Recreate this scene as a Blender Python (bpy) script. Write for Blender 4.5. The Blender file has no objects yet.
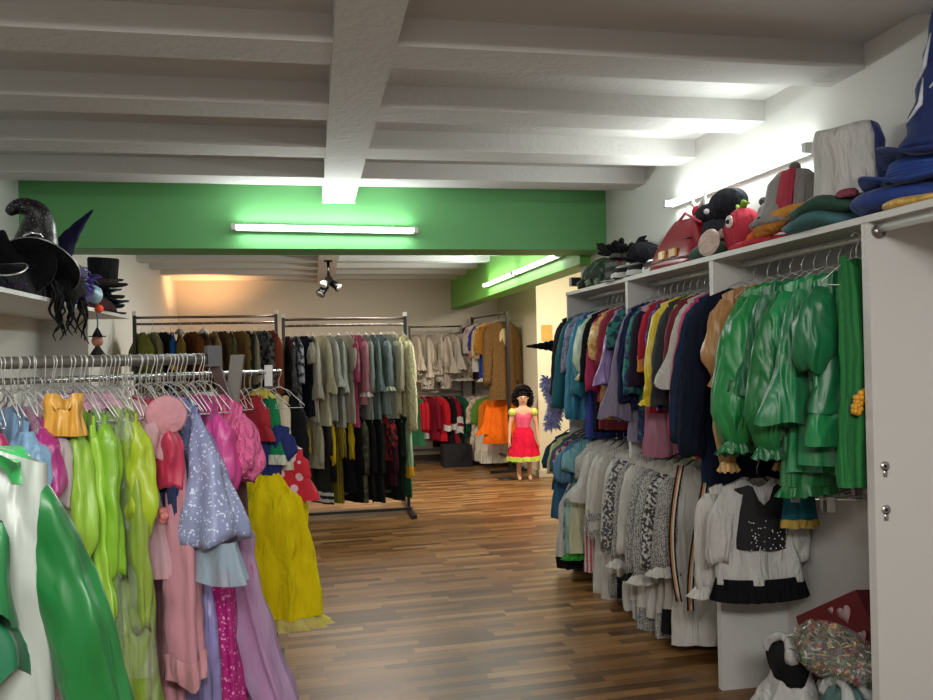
import bpy, bmesh, math, random
from mathutils import Vector, Matrix
R = math.radians
PI = math.pi
scn = bpy.context.scene
COL = scn.collection

# ------------------------------------------------------------------ camera
CAM = Vector((0, 0, 1.55))
yaw, pitch, roll = R(10.75), R(0.32), R(1.23)
fw = Vector((math.sin(yaw)*math.cos(pitch), math.cos(yaw)*math.cos(pitch), math.sin(pitch)))
rt = Vector((math.cos(yaw), -math.sin(yaw), 0)); up = rt.cross(fw)
rr = rt*math.cos(roll)-up*math.sin(roll); uu = up*math.cos(roll)+rt*math.sin(roll)
cd = bpy.data.cameras.new('camera'); cam = bpy.data.objects.new('camera', cd); COL.objects.link(cam)
cd.sensor_width = 36; cd.lens = 815/933*36; cd.clip_start = 0.05
cam.matrix_world = Matrix(((rr.x, uu.x, -fw.x, CAM.x), (rr.y, uu.y, -fw.y, CAM.y), (rr.z, uu.z, -fw.z, CAM.z), (0, 0, 0, 1)))
scn.camera = cam
# ------------------------------------------------------------------ light and exposure
w = bpy.data.worlds.new('world'); scn.world = w; w.use_nodes = True
w.node_tree.nodes['Background'].inputs[0].default_value = (0.9, 0.95, 1, 1)
w.node_tree.nodes['Background'].inputs[1].default_value = 0.1
scn.view_settings.view_transform = 'Standard'; scn.view_settings.look = 'None'
scn.view_settings.gamma = 1; scn.view_settings.use_curve_mapping = False
scn.view_settings.exposure = 0.28

def area(name, loc, direction, sx, sy, power, color, spread=180):
    l = bpy.data.lights.new(name, 'AREA'); l.shape = 'RECTANGLE'; l.size = sx; l.size_y = sy
    l.energy = power; l.color = color; l.spread = R(spread)
    o = bpy.data.objects.new(name, l); COL.objects.link(o); o.location = loc
    o.rotation_euler = Vector(direction).to_track_quat('-Z', 'Y').to_euler()
    return o
COOL = (0.93, 1.0, 0.97); WARM = (1.0, 0.72, 0.45)
# unseen ceiling lamps around the camera; the upward and rear panels are added fill
area('ceiling_and_fill_light', (0.2, -0.8, 2.6), (0.25, 0.75, -1), 1.4, 0.4, 62, (1, .97, .93))
area('ceiling_and_fill_light', (-0.6, 1.0, 2.6), (0, 0.2, -1), 0.2, 1.2, 14, (1, .97, .93))
area('ceiling_and_fill_light', (-0.2, 0.2, 1.9), (0, 0.25, 1), 1.0, 1.0, 3, (1, .95, .9))  # added upward fill that brightens the near ceiling, no fixture here
area('rear_fill', (0.6, 8.9, 2.6), (0, 0, -1), 1.2, 0.3, 55, (1, .92, .80))  # added downward fill for the rear room, not a fixture of its own
area('recess_light', (3.0, 8.2, 2.5), (-0.25, 0.35, -1), 0.9, 0.3, 52, (1.0, 0.86, 0.66))
lp = bpy.data.lights.new('warm_wall_spot', 'SPOT'); lp.energy = 95; lp.color = (1, .5, .2); lp.spot_size = R(110); lp.shadow_soft_size = .05; lp.spot_blend = 1
lo = bpy.data.objects.new('warm_wall_spot', lp); COL.objects.link(lo); lo.location = (-1.25, 11.0, 1.95)
lo.rotation_euler = Vector((-0.15, 0.45, 1)).to_track_quat('-Z', 'Y').to_euler()

# ------------------------------------------------------------------ materials
_M = {}
def srgb(h):
    if isinstance(h, str):
        h = h.lstrip('#'); c = [int(h[i:i+2], 16)/255 for i in (0, 2, 4)]
    else: c = h
    return tuple((x/12.92 if x <= .04045 else ((x+.055)/1.055)**2.4) for x in c)+(1,)
def newmat(name):
    m = bpy.data.materials.new(name); m.use_nodes = True
    nt = m.node_tree; b = nt.nodes['Principled BSDF']
    return m, nt, b
def N(nt, t, **k):
    n = nt.nodes.new(t)
    for a, v in k.items(): setattr(n, a, v)
    return n
def ramp(nt, stops, interp='LINEAR'):
    r = N(nt, 'ShaderNodeValToRGB'); r.color_ramp.interpolation = interp
    e = r.color_ramp.elements
    while len(e) < len(stops): e.new(0.5)
    for i, (p, c) in enumerate(stops): e[i].position = p; e[i].color = c
    return r
def mat(kind, col, col2=None):
    """kinds: paint wood metal cloth satin velvet tulle plastic bag fur lace sequin dots stripes print ..."""
    key = (kind, col, col2)
    if key in _M: return _M[key]
    m, nt, b = newmat(kind); L = nt.links.new
    c = srgb(col); c2 = srgb(col2) if col2 else c
    tc = N(nt, 'ShaderNodeTexCoord'); mp = N(nt, 'ShaderNodeMapping'); L(tc.outputs['Object'], mp.inputs[0])
    b.inputs['Base Color'].default_value = c
    def bump(scale, strength, dist, mpscale=(1, 1, 1), detail=3):
        mp.inputs['Scale'].default_value = mpscale
        n = N(nt, 'ShaderNodeTexNoise'); n.inputs['Scale'].default_value = scale; n.inputs['Detail'].default_value = detail
        L(mp.outputs[0], n.inputs[0])
        bu = N(nt, 'ShaderNodeBump'); bu.inputs['Strength'].default_value = strength; bu.inputs['Distance'].default_value = dist
        L(n.outputs[0], bu.inputs['Height']); L(bu.outputs[0], b.inputs['Normal'])
        return n
    def vary(n, amt=.25):
        mx = N(nt, 'ShaderNodeMix', data_type='RGBA'); mx.inputs[6].default_value = tuple(x*(1-amt) for x in c[:3])+(1,)
        mx.inputs[7].default_value = tuple(min(1, x*(1+amt)) for x in c[:3])+(1,)
        L(n.outputs[0], mx.inputs[0]); L(mx.outputs[2], b.inputs['Base Color'])
    b.inputs['Roughness'].default_value = .8
    if kind == 'cloth':
        n = bump(8, .8, .05, (2.4, 2.4, .6), 4); n.inputs['Distortion'].default_value = .8; vary(n, .25); b.inputs['Sheen Weight'].default_value = .0; b.inputs['Roughness'].default_value = .95; b.inputs['Specular IOR Level'].default_value = .2
    elif kind == 'satin':
        n = bump(4.0, 1, .065, (2.4, 2.4, .7), 2.2); n.inputs['Distortion'].default_value = .6; vary(n, .25); b.inputs['Roughness'].default_value = .42
        b.inputs['Specular IOR Level'].default_value = .7; b.inputs['Sheen Weight'].default_value = .1
    elif kind == 'velvet':
        vary(bump(7, .5, .03, (2, 2, .5)), .25); b.inputs['Sheen Weight'].default_value = .12; b.inputs['Sheen Roughness'].default_value = .35
    elif kind == 'fur':
        vary(bump(60, 1, .03, (1, 1, .5)), .25); b.inputs['Sheen Weight'].default_value = .0; b.inputs['Roughness'].default_value = .95; b.inputs['Specular IOR Level'].default_value = .2
    elif kind == 'tulle':
        n = bump(14, .6, .02, (2, 2, .4)); vary(n, .2)
        t = N(nt, 'ShaderNodeBsdfTransparent'); mx = N(nt, 'ShaderNodeMixShader'); mx.inputs[0].default_value = .62
        L(t.outputs[0], mx.inputs[1]); L(b.outputs[0], mx.inputs[2]); L(mx.outputs[0], nt.nodes['Material Output'].inputs[0])
    elif kind == 'film':
        bump(11, 1, .05, (1.5, 1.5, .7)); b.inputs['Roughness'].default_value = .12; b.inputs['Specular IOR Level'].default_value = .9
        t = N(nt, 'ShaderNodeBsdfTransparent'); mx = N(nt, 'ShaderNodeMixShader'); mx.inputs[0].default_value = .16
        L(t.outputs[0], mx.inputs[1]); L(b.outputs[0], mx.inputs[2]); L(mx.outputs[0], nt.nodes['Material Output'].inputs[0])
    elif kind == 'plasticbag':
        bump(13, 1, .04, (1, 1, 1)); b.inputs['Roughness'].default_value = .35
        t = N(nt, 'ShaderNodeBsdfTranslucent'); t.inputs[0].default_value = c; mx = N(nt, 'ShaderNodeMixShader'); mx.inputs[0].default_value = .75
        L(t.outputs[0], mx.inputs[1]); L(b.outputs[0], mx.inputs[2]); L(mx.outputs[0], nt.nodes['Material Output'].inputs[0])
    elif kind == 'plastic': b.inputs['Roughness'].default_value = .35
    elif kind == 'skin': b.inputs['Roughness'].default_value = .5
    elif kind == 'metal':
        b.inputs['Metallic'].default_value = 1; b.inputs['Roughness'].default_value = .28
    elif kind == 'wire':
        b.inputs['Metallic'].default_value = .4; b.inputs['Roughness'].default_value = .35
    elif kind == 'paint':
        bump(90, .12, .01); b.inputs['Roughness'].default_value = .55
    elif kind == 'plaster':
        n = N(nt, 'ShaderNodeTexNoise'); n.inputs['Scale'].default_value = 34; n.inputs['Detail'].default_value = 6
        L(tc.outputs['Object'], n.inputs[0]); bu = N(nt, 'ShaderNodeBump'); bu.inputs['Strength'].default_value = .3; bu.inputs['Distance'].default_value = .012
        L(n.outputs[0], bu.inputs['Height']); L(bu.outputs[0], b.inputs['Normal'])
        b.inputs['Roughness'].default_value = .9
    elif kind == 'emit':
        b.inputs['Emission Color'].default_value = c; b.inputs['Emission Strength'].default_value = 9
    elif kind in ('dots', 'sequin', 'print', 'camo', 'lace', 'brocade'):
        v = N(nt, 'ShaderNodeTexVoronoi' if kind in ('dots', 'sequin') else 'ShaderNodeTexNoise')
        sc = dict(dots=18, sequin=190, print=22, camo=14, lace=60, brocade=45)[kind]
        v.inputs['Scale'].default_value = sc; L(tc.outputs['Object'], v.inputs[0])
        if kind == 'dots': r = ramp(nt, [(.0, c2), (.33, c2), (.36, c)], 'LINEAR')
        elif kind == 'sequin':
            w_ = N(nt, 'ShaderNodeSeparateColor'); L(v.outputs['Color'], w_.inputs[0]); r = ramp(nt, [(.0, c), (.9, c), (.93, c2)])
            L(w_.outputs[0], r.inputs[0])
        else: r = ramp(nt, [(.44, c), (.52, c2)])
        if kind != 'sequin': L(v.outputs[0], r.inputs[0])
        L(r.outputs[0], b.inputs['Base Color'])
        n = N(nt, 'ShaderNodeTexNoise'); n.inputs['Scale'].default_value = 8; L(tc.outputs['Object'], n.inputs[0])
        bu = N(nt, 'ShaderNodeBump'); bu.inputs['Strength'].default_value = .6; bu.inputs['Distance'].default_value = .03
        L(n.outputs[0], bu.inputs['Height']); L(bu.outputs[0], b.inputs['Normal'])
        if kind in ('sequin', 'brocade'): b.inputs['Roughness'].default_value = .4
    elif kind in ('stripes', 'vstripes', 'embroidery'):
        v = N(nt, 'ShaderNodeTexWave', bands_direction='Z' if kind == 'stripes' else 'X')
        v.inputs['Scale'].default_value = dict(stripes=5, vstripes=14, embroidery=38)[kind]
        v.inputs['Distortion'].default_value = 1 if kind != 'embroidery' else 9; v.inputs['Detail Scale'].default_value = 5
        L(tc.outputs['Object'], v.inputs[0]); r = ramp(nt, [(.46, c), (.54, c2)]); L(v.outputs[0], r.inputs[0]); L(r.outputs[0], b.inputs['Base Color'])
    _M[key] = m; return m

# floor: short staggered laminate strips, browns
def floor_mat():
    m, nt, b = newmat('laminate_floor'); L = nt.links.new
    tc = N(nt, 'ShaderNodeTexCoord'); mp = N(nt, 'ShaderNodeMapping'); mp.inputs['Rotation'].default_value = (0, 0, R(-2.5))
    L(tc.outputs['Object'], mp.inputs[0])
    br = N(nt, 'ShaderNodeTexBrick'); br.offset = .37; br.offset_frequency = 2; br.squash = 1.0
    br.inputs['Scale'].default_value = 1; br.inputs['Brick Width'].default_value = .42; br.inputs['Row Height'].default_value = .062
    br.inputs['Mortar Size'].default_value = .0012; br.inputs['Color1'].default_value = (0, 0, 0, 1); br.inputs['Color2'].default_value = (1, 1, 1, 1)
    br.inputs['Mortar'].default_value = (0, 0, 0, 1); br.inputs['Bias'].default_value = 0
    # shift each row by its own amount
    sx = N(nt, 'ShaderNodeSeparateXYZ'); L(mp.outputs[0], sx.inputs[0])
    d = N(nt, 'ShaderNodeMath', operation='DIVIDE'); d.inputs[1].default_value = .062; L(sx.outputs[1], d.inputs[0])
    fl = N(nt, 'ShaderNodeMath', operation='FLOOR'); L(d.outputs[0], fl.inputs[0])
    wn = N(nt, 'ShaderNodeTexWhiteNoise', noise_dimensions='1D'); L(fl.outputs[0], wn.inputs['W'])
    ad = N(nt, 'ShaderNodeMath', operation='ADD'); L(sx.outputs[0], ad.inputs[0]); L(wn.outputs[0], ad.inputs[1])
    cx = N(nt, 'ShaderNodeCombineXYZ'); L(ad.outputs[0], cx.inputs[0]); L(sx.outputs[1], cx.inputs[1])
    L(cx.outputs[0], br.inputs[0])
    r = ramp(nt, [(0, srgb('#573a1f')), (.3, srgb('#72502c')), (.6, srgb('#876036')), (.85, srgb('#987044')), (1, srgb('#ab8455'))])
    L(br.outputs[0], r.inputs[0])
    m2 = N(nt, 'ShaderNodeMapping'); m2.inputs['Scale'].default_value = (2.2, 60, 1); L(cx.outputs[0], m2.inputs[0])
    g = N(nt, 'ShaderNodeTexNoise'); g.inputs['Scale'].default_value = 1.6; g.inputs['Detail'].default_value = 5; g.inputs['Distortion'].default_value = .6; L(m2.outputs[0], g.inputs[0])
    gr = ramp(nt, [(.3, (.5, .47, .44, 1)), (.6, (1, 1, 1, 1))]); L(g.outputs[0], gr.inputs[0])
    mx = N(nt, 'ShaderNodeMix', data_type='RGBA', blend_type='MULTIPLY'); mx.inputs[0].default_value = .8
    L(r.outputs[0], mx.inputs[6]); L(gr.outputs[0], mx.inputs[7]); L(mx.outputs[2], b.inputs['Base Color'])
    b.inputs['Roughness'].default_value = .36; b.inputs['Specular IOR Level'].default_value = .45
    bu = N(nt, 'ShaderNodeBump'); bu.inputs['Strength'].default_value = .25; bu.inputs['Distance'].default_value = .004; L(g.outputs[0], bu.inputs['Height']); L(bu.outputs[0], b.inputs['Normal'])
    return m

# ------------------------------------------------------------------ mesh helpers
from mathutils import noise as _nz
def wrinkle(rings, amp, sc=9.0, seed=0.0, vs=.45):
    out = []
    for i, r_ in enumerate(rings):
        n = len(r_); cx = sum(p[0] for p in r_)/n; cy = sum(p[1] for p in r_)/n; k_ = min(1, .25+i/4); q = []
        for p in r_:
            a = _nz.noise(Vector((p[0]*sc+seed, p[1]*sc*2, p[2]*sc*vs))); b_ = _nz.noise(Vector((p[0]*sc*2+seed, p[1]*sc*3+7, p[2]*sc*.9)))
            h = ((1-2*abs(a))*.9+b_*.6)*amp*k_; dx, dy = p[0]-cx, (p[1]-cy)*3; l = math.hypot(dx, dy)+.004
            q.append((p[0]+dx/l*h, p[1]+dy/l*h, p[2]+b_*amp*.6*k_))
        out.append(q)
    return out
class MB:
    def __init__(s): s.v = []; s.f = []; s.m = []
    def add(s, v, f, mi=0):
        o = len(s.v); s.v += [tuple(p) for p in v]; s.f += [tuple(i+o for i in q) for q in f]; s.m += [mi]*len(f)
    def box(s, x0, x1, y0, y1, z0, z1, mi=0):
        s.add([(x0, y0, z0), (x1, y0, z0), (x1, y1, z0), (x0, y1, z0), (x0, y0, z1), (x1, y0, z1), (x1, y1, z1), (x0, y1, z1)],
              [(0, 3, 2, 1), (4, 5, 6, 7), (0, 1, 5, 4), (1, 2, 6, 5), (2, 3, 7, 6), (3, 0, 4, 7)], mi)
        return s
    def loft(s, rings, cap=True, mi=0):
        n = len(rings[0]); v = [p for r in rings for p in r]; f = []
        for i in range(len(rings)-1):
            for j in range(n):
                k = (j+1) % n; f.append((i*n+j, i*n+k, (i+1)*n+k, (i+1)*n+j))
        if cap: f.append(tuple(range(n))[::-1]); f.append(tuple((len(rings)-1)*n+j for j in range(n)))
        s.add(v, f, mi); return s
    def tube(s, pts, r, n=8, cap=True, mi=0, flat=1.0):
        pts = [Vector(p) for p in pts]; rings = []
        rs = r if isinstance(r, (list, tuple)) else [r]*len(pts)
        ref = None
        for i, p in enumerate(pts):
            t = (pts[min(i+1, len(pts)-1)]-pts[max(i-1, 0)]).normalized()
            if ref is None:
                ref = Vector((0, 0, 1)) if abs(t.z) < .9 else Vector((1, 0, 0))
            a = (ref-t*ref.dot(t)).normalized(); ref = a; bb = t.cross(a)
            rings.append([p+(a*math.cos(2*PI*j/n)*flat+bb*math.sin(2*PI*j/n))*rs[i] for j in range(n)])
        return s.loft(rings, cap, mi)
    def rev(s, prof, n=24, mi=0, c=(0, 0, 0), sx=1, sy=1, wav=None):
        rings = []
        for i, (r_, z) in enumerate(prof):
            rings.append([(c[0]+r_*sx*math.cos(2*PI*j/n), c[1]+r_*sy*math.sin(2*PI*j/n), c[2]+z+(wav(i, 2*PI*j/n) if wav else 0)) for j in range(n)])
        return s.loft(rings, True, mi)
    def ball(s, c, r, n=14, mi=0, sx=1, sy=1, sz=1):
        rings = [[(c[0]+r*sx*math.sin(PI*i/n)*math.cos(2*PI*j/n), c[1]+r*sy*math.sin(PI*i/n)*math.sin(2*PI*j/n), c[2]+r*sz*math.cos(PI*i/n)) for j in range(n)] for i in range(1, n)]
        return s.loft(rings, True, mi)
    def build(s, name, mats, parent=None, smooth=True, loc=None, rot=None, thick=0, sub=0):
        me = bpy.data.meshes.new(name); me.from_pydata(s.v, [], s.f); me.validate()
        for m in (mats if isinstance(mats, (list, tuple)) else [mats]): me.materials.append(m)
        if len(me.polygons) == len(s.m): me.polygons.foreach_set('material_index', s.m)
        me.polygons.foreach_set('use_smooth', [smooth]*len(me.polygons))
        o = bpy.data.objects.new(name, me); COL.objects.link(o)
        if parent: o.parent = parent
        if loc: o.location = loc
        if rot: o.rotation_euler = rot
        if thick:
            q = o.modifiers.new('t', 'SOLIDIFY'); q.thickness = thick; q.offset = 0
        if sub:
            q = o.modifiers.new('s', 'SUBSURF'); q.levels = sub; q.render_levels = sub
        return o
def tag(o, label=None, cat=None, group=None, kind=None):
    if label: o['label'] = label
    if cat: o['category'] = cat
    if group: o['group'] = group
    if kind: o['kind'] = kind
    return o
def thing(name, label, cat, loc=(0, 0, 0), rot=(0, 0, 0), group=None):
    o = bpy.data.objects.new(name, None); COL.objects.link(o); o.location = loc; o.rotation_euler = rot; o.empty_display_size = .05
    return tag(o, label, cat, group)
def dup(root, loc, rot, label=None, group=None):
    r = root.copy(); COL.objects.link(r); r.location = loc; r.rotation_euler = rot
    if label: r['label'] = label
    if group: r['group'] = group
    for ch in list(root.children):
        c = ch.copy(); COL.objects.link(c); c.parent = r
        for g in ch.children:
            d = g.copy(); COL.objects.link(d); d.parent = c
    return r
def struct(name, mb, m, smooth=False):
    return tag(mb.build(name, m, smooth=smooth), kind='structure')

# ------------------------------------------------------------------ room shell
XL, XR, YB, YG = -1.84, 2.15, 12.0, 5.70
ZR, ZC = 2.635, 2.735
white = mat('plaster', '#c6c4c1'); wallw = mat('paint', '#dddcd8'); green = mat('paint', '#62a866')
green2 = mat('paint', '#6cb04a')
struct('floor', MB().box(-3.2, 4.2, -2.5, 13, -.06, 0), floor_mat())
struct('ceiling', MB().box(-3.2, 4.2, -2.5, 13, ZC, ZC+.1), white)
struct('wall_left', MB().box(XL-.12, XL, -2.5, YB+.12, 0, ZC), wallw)
struct('wall_back', MB().box(XL, 4.2, YB, YB+.12, 0, ZC), mat('paint', '#d6cdc0'))
struct('wall_front', MB().box(XL, 4.2, -2.62, -2.5, 0, ZC), wallw)
struct('wall_right', MB().box(XR, XR+.1, -2.5, 6.3, 0, ZC).box(XR+.1, 4.2, 6.18, 6.3, 0, ZC), wallw)
struct('wall_recess', MB().box(2.77, 4.1, 9.85, 11.99, 0, ZC), mat('paint', '#e0d8bf'))
struct('wall_recess_side', MB().box(4.1, 4.2, 6.3, 11.99, 0, ZC), wallw)
# concrete ribs across the room
k = 0
for i in range(-4, 13):
    y = 5.70+.715*(i-4)
    if abs(y-5.70) < .1 or y > 11.9: continue
    struct('trim_%d' % k, MB().box(XL, XR if y < 6.2 else 2.06, y-.005, y+.215, ZR, ZC+.02), white); k += 1
struct('trim_%d' % k, MB().box(.094, .312, -2.4, YG+.01, ZR-.004, ZC+.02).box(.094, .312, 6.04, YB, ZR-.004, ZC+.02), white); k += 1
struct('trim_%d' % k, MB().box(XL, XR, YG, 6.05, 2.30, ZC+.02), green); k += 1   # green cross beam
struct('trim_%d' % k, MB().box(2.06, 2.27, 6.05, YB, 2.235, ZC+.02), green2); k += 1  # green side beam
MB_ = MB().box(.09, .316, YG-.035, YG, 2.615, ZC)
struct('trim_%d' % k, MB_, white); k += 1
struct('baseboard_back', MB().box(XL, 2.77, YB-.015, YB, 0, .08), mat('paint', '#4a3a2c'))
struct('baseboard_recess', MB().box(2.755, 2.77, 9.85, YB, 0, .08).box(2.755, 4.1, 9.835, 9.85, 0, .08), mat('paint', '#cfc7b2'))

# ------------------------------------------------------------------ fluorescent lights
def tube_light(label, a, b, nrm, power, group=None, drop=.045, two=False):
    """a,b ends on the mounting surface, nrm points away from it"""
    a = Vector(a); b = Vector(b); n = Vector(nrm).normalized(); d = (b-a).normalized(); s = n.cross(d)
    L_ = (b-a).length
    rot = Matrix((d, s, n)).transposed().to_euler()
    t = thing('fluorescent_light', label, 'light', (a+b)/2, rot, group)
    h = L_/2
    MB().box(-h, h, -.022, .022, 0, .03).build('housing', mat('plastic', '#e6e6e2'), t, smooth=False)
    for q in (-1, 1):
        MB().box(q*h-(.03 if q > 0 else 0), q*h+(0 if q > 0 else .03), -.02, .02, .03, .075).build('lamp_holder', mat('plastic', '#b9bab6'), t, smooth=False)
    MB().tube([(-h+.03, 0, .055), (h-.03, 0, .055)], .013, 12).build('tube', mat('emit', '#f2fff8'), t)
    l = bpy.data.lights.new('tube_glow', 'AREA'); l.shape = 'RECTANGLE'; l.size = L_-.1; l.size_y = .05; l.energy = power; l.color = COOL
    o = bpy.data.objects.new('tube_glow', l); COL.objects.link(o); o.parent = t; o.location = (0, 0, .085); o.rotation_euler = (PI, 0, 0)
    for q in (-1, 1):   # the tube also throws light sideways along the wall
        l2 = bpy.data.lights.new('tube_glow', 'AREA'); l2.shape = 'RECTANGLE'; l2.size = L_-.1; l2.size_y = .03; l2.energy = power*.16; l2.color = COOL
        o = bpy.data.objects.new('tube_glow', l2); COL.objects.link(o); o.parent = t; o.location = (0, q*.028, .06); o.rotation_euler = (q*R(-110)+PI*0, 0, 0)
        o.rotation_euler = Vector((0, q, -.25)).to_track_quat('-Z', 'X').to_euler()
        o.rotation_euler = (q*R(100), 0, 0)
    return t
tube_light('long fluorescent tube mounted across the face of the green cross beam', (-.513, YG, 2.44), (.745, YG, 2.425), (0, -1, 0), 18)
tube_light('fluorescent tube on the white right wall above the hat shelf', (XR, 3.12, 2.40), (XR, 4.55, 2.42), (-1, 0, 0), 8)
tube_light('near fluorescent tube on the green side beam of the rear room', (2.06, 6.45, 2.36), (2.06, 7.95, 2.36), (-1, 0, 0), 14)
tube_light('far fluorescent tube on the green side beam of the rear room', (2.06, 7.98, 2.36), (2.06, 9.4, 2.36), (-1, 0, 0), 14)

# spotlight cluster under the rear ceiling beam
sp = thing('ceiling_spotlight', 'black cluster of three spotlights hanging from the rear ceiling beam', 'light', (.2, 9.2, ZR))
bk = mat('metal', '#2a2a2c')
MB().rev([(.05, -.02), (.05, 0)], 16).tube([(0, 0, -.02), (0, 0, -.2)], .016).build('stem', bk, sp)
for i, (dx, dy, dz, a) in enumerate([(-.02, -.05, -.24, (-.5, -.6, -.5)), (.06, .02, -.27, (.7, -.4, -.5)), (-.06, .0, -.33, (-.5, -.5, -.7))]):
    c = Vector((dx, dy, dz)); d = Vector(a).normalized()
    h = MB().tube([c-d*.07, c-d*.06, c+d*.04, c+d*.07], [.03, .04, .045, .055], 14).build('spot_head', bk, sp)
    MB().tube([c+d*.071, c+d*.074], .045, 14).build('lens', mat('plastic', '#e8e8e0') if i == 0 else mat('plastic', '#888880'), h)
# small black box on the end of the right wall
MB().box(2.05, 2.15, 6.3, 6.36, 2.10, 2.16).build
o = MB().box(-.05, .05, -.03, .03, -.035, .035).box(-.03, .03, -.05, -.03, -.02, .02).build('motion_sensor', mat('plastic', '#1c1c1e'), smooth=False, loc=(2.12, 6.33, 2.12))
tag(o, 'small black wall device at the edge of the cream recess', 'sensor')
o = MB().box(-.07, .07, -.006, .006, -.1, .1).box(-.055, .055, -.008, -.006, -.08, .08).build('picture', mat('cloth', '#e0a35c'), smooth=False, loc=(2.9, 9.843, 1.8))
tag(o, 'small orange paper notice on the cream recess wall', 'notice')
exec_garments = True

# ------------------------------------------------------------------ garments
def prof(tab, t):
    for (a, x), (b, y) in zip(tab, tab[1:]):
        if t <= b:
            s = (t-a)/max(1e-6, b-a); s = s*s*(3-2*s); return x+(y-x)*s
    return tab[-1][1]
def shell(rng, wtab, dtab, L, slope=.38, neck=.06, dip=.05, amp=.012, nf=7, nc=36, nr=16, z0=0.0, lean=0, jag=0, top=True, zoff=0, bow=0, bias=0):
    p1, p2, p3 = rng.random()*6, rng.random()*6, rng.random()*6
    rings = []
    for i in range(nr+1):
        t = i/nr; w_ = prof(wtab, t); d_ = prof(dtab, t); ring = []
        for j in range(nc):
            ph = 2*PI*j/nc; c, s = math.cos(ph), math.sin(ph)
            a = amp*(.15+.85*t**.7)*(math.sin(nf*ph+p1+1.2*math.sin(2.5*t+p2))*.65+math.sin(nf*1.9*ph+p3+t*2)*.35)
            nx, ny = c*d_+1e-4, s*w_; l = math.hypot(nx, ny)+1e-6
            u = w_*c+a*nx/l; v = d_*s+a*ny/l+bow*t*t
            z = -L*t
            if top:
                k_ = (1-t)**1.5
                z -= slope*max(abs(w_*c)-neck*.6, 0)*k_
                if abs(u) < neck: z -= dip*(1-(u/neck)**2)*k_*(1 if s < 0 else .35)*(1 if t < .3 else 0)
            z += jag*t*math.sin(nf*ph+p2)+lean*t*c*0
            ring.append((u+lean*t*t, v, z+zoff))
        rings.append(ring)
    return wrinkle(rings, amp*.9, 8, p1*5)
def sleeve_rings(rng, s, ws, slope, Ls, ang, rt_, dt_, nr=10, nc=16, amp=.006, fwd=0):
    p1 = rng.random()*6; rings = []
    x0 = s*(ws-.022); z0 = -slope*ws-.012
    for i in range(nr+1):
        t = i/nr; a = R(ang)*(1-.5*t)
        cx = x0+s*math.sin(a)*Ls*t; cz = z0-math.cos(a)*Ls*t; cy = fwd*t*t
        ru, rv = prof(rt_, t), prof(dt_, t); ring = []
        for j in range(nc):
            ph = 2*PI*j/nc
            q = 1+(amp/.045)*(math.sin(5*ph+p1+3*t)+.6*math.sin(8*ph-p1+2*t))*t**.5
            ring.append((cx+ru*q*math.cos(ph)*math.cos(a), cy+rv*q*math.sin(ph), cz+s*ru*q*math.cos(ph)*math.sin(a)*.6+.012*math.sin(3*ph+p1)*t))
        rings.append(ring)
    rings = wrinkle(rings, .004 if rt_[-1][1] > .1 else .010 if rt_[-1][1] > .03 else .006, 14, p1*9+s, .7)
    return rings, (x0+s*math.sin(R(ang)*.5)*Ls, fwd, z0-math.cos(R(ang)*.5)*Ls)
def frill(rng, c, r0, r1, h, rv=.6, n=48, k=9, ang=0):
    rings = []
    for i in range(4):
        t = i/3
        rings.append([(c[0]+(r0+(r1-r0)*t)*(1+.16*t*math.sin(k*2*PI*j/n))*math.cos(2*PI*j/n),
                       c[1]+(r0+(r1-r0)*t)*(1+.16*t*math.sin(k*2*PI*j/n))*rv*math.sin(2*PI*j/n), c[2]-h*t+.006*math.sin(2*k*PI*j/n)*t) for j in range(n)])
    return rings
SEED = [11]
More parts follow.
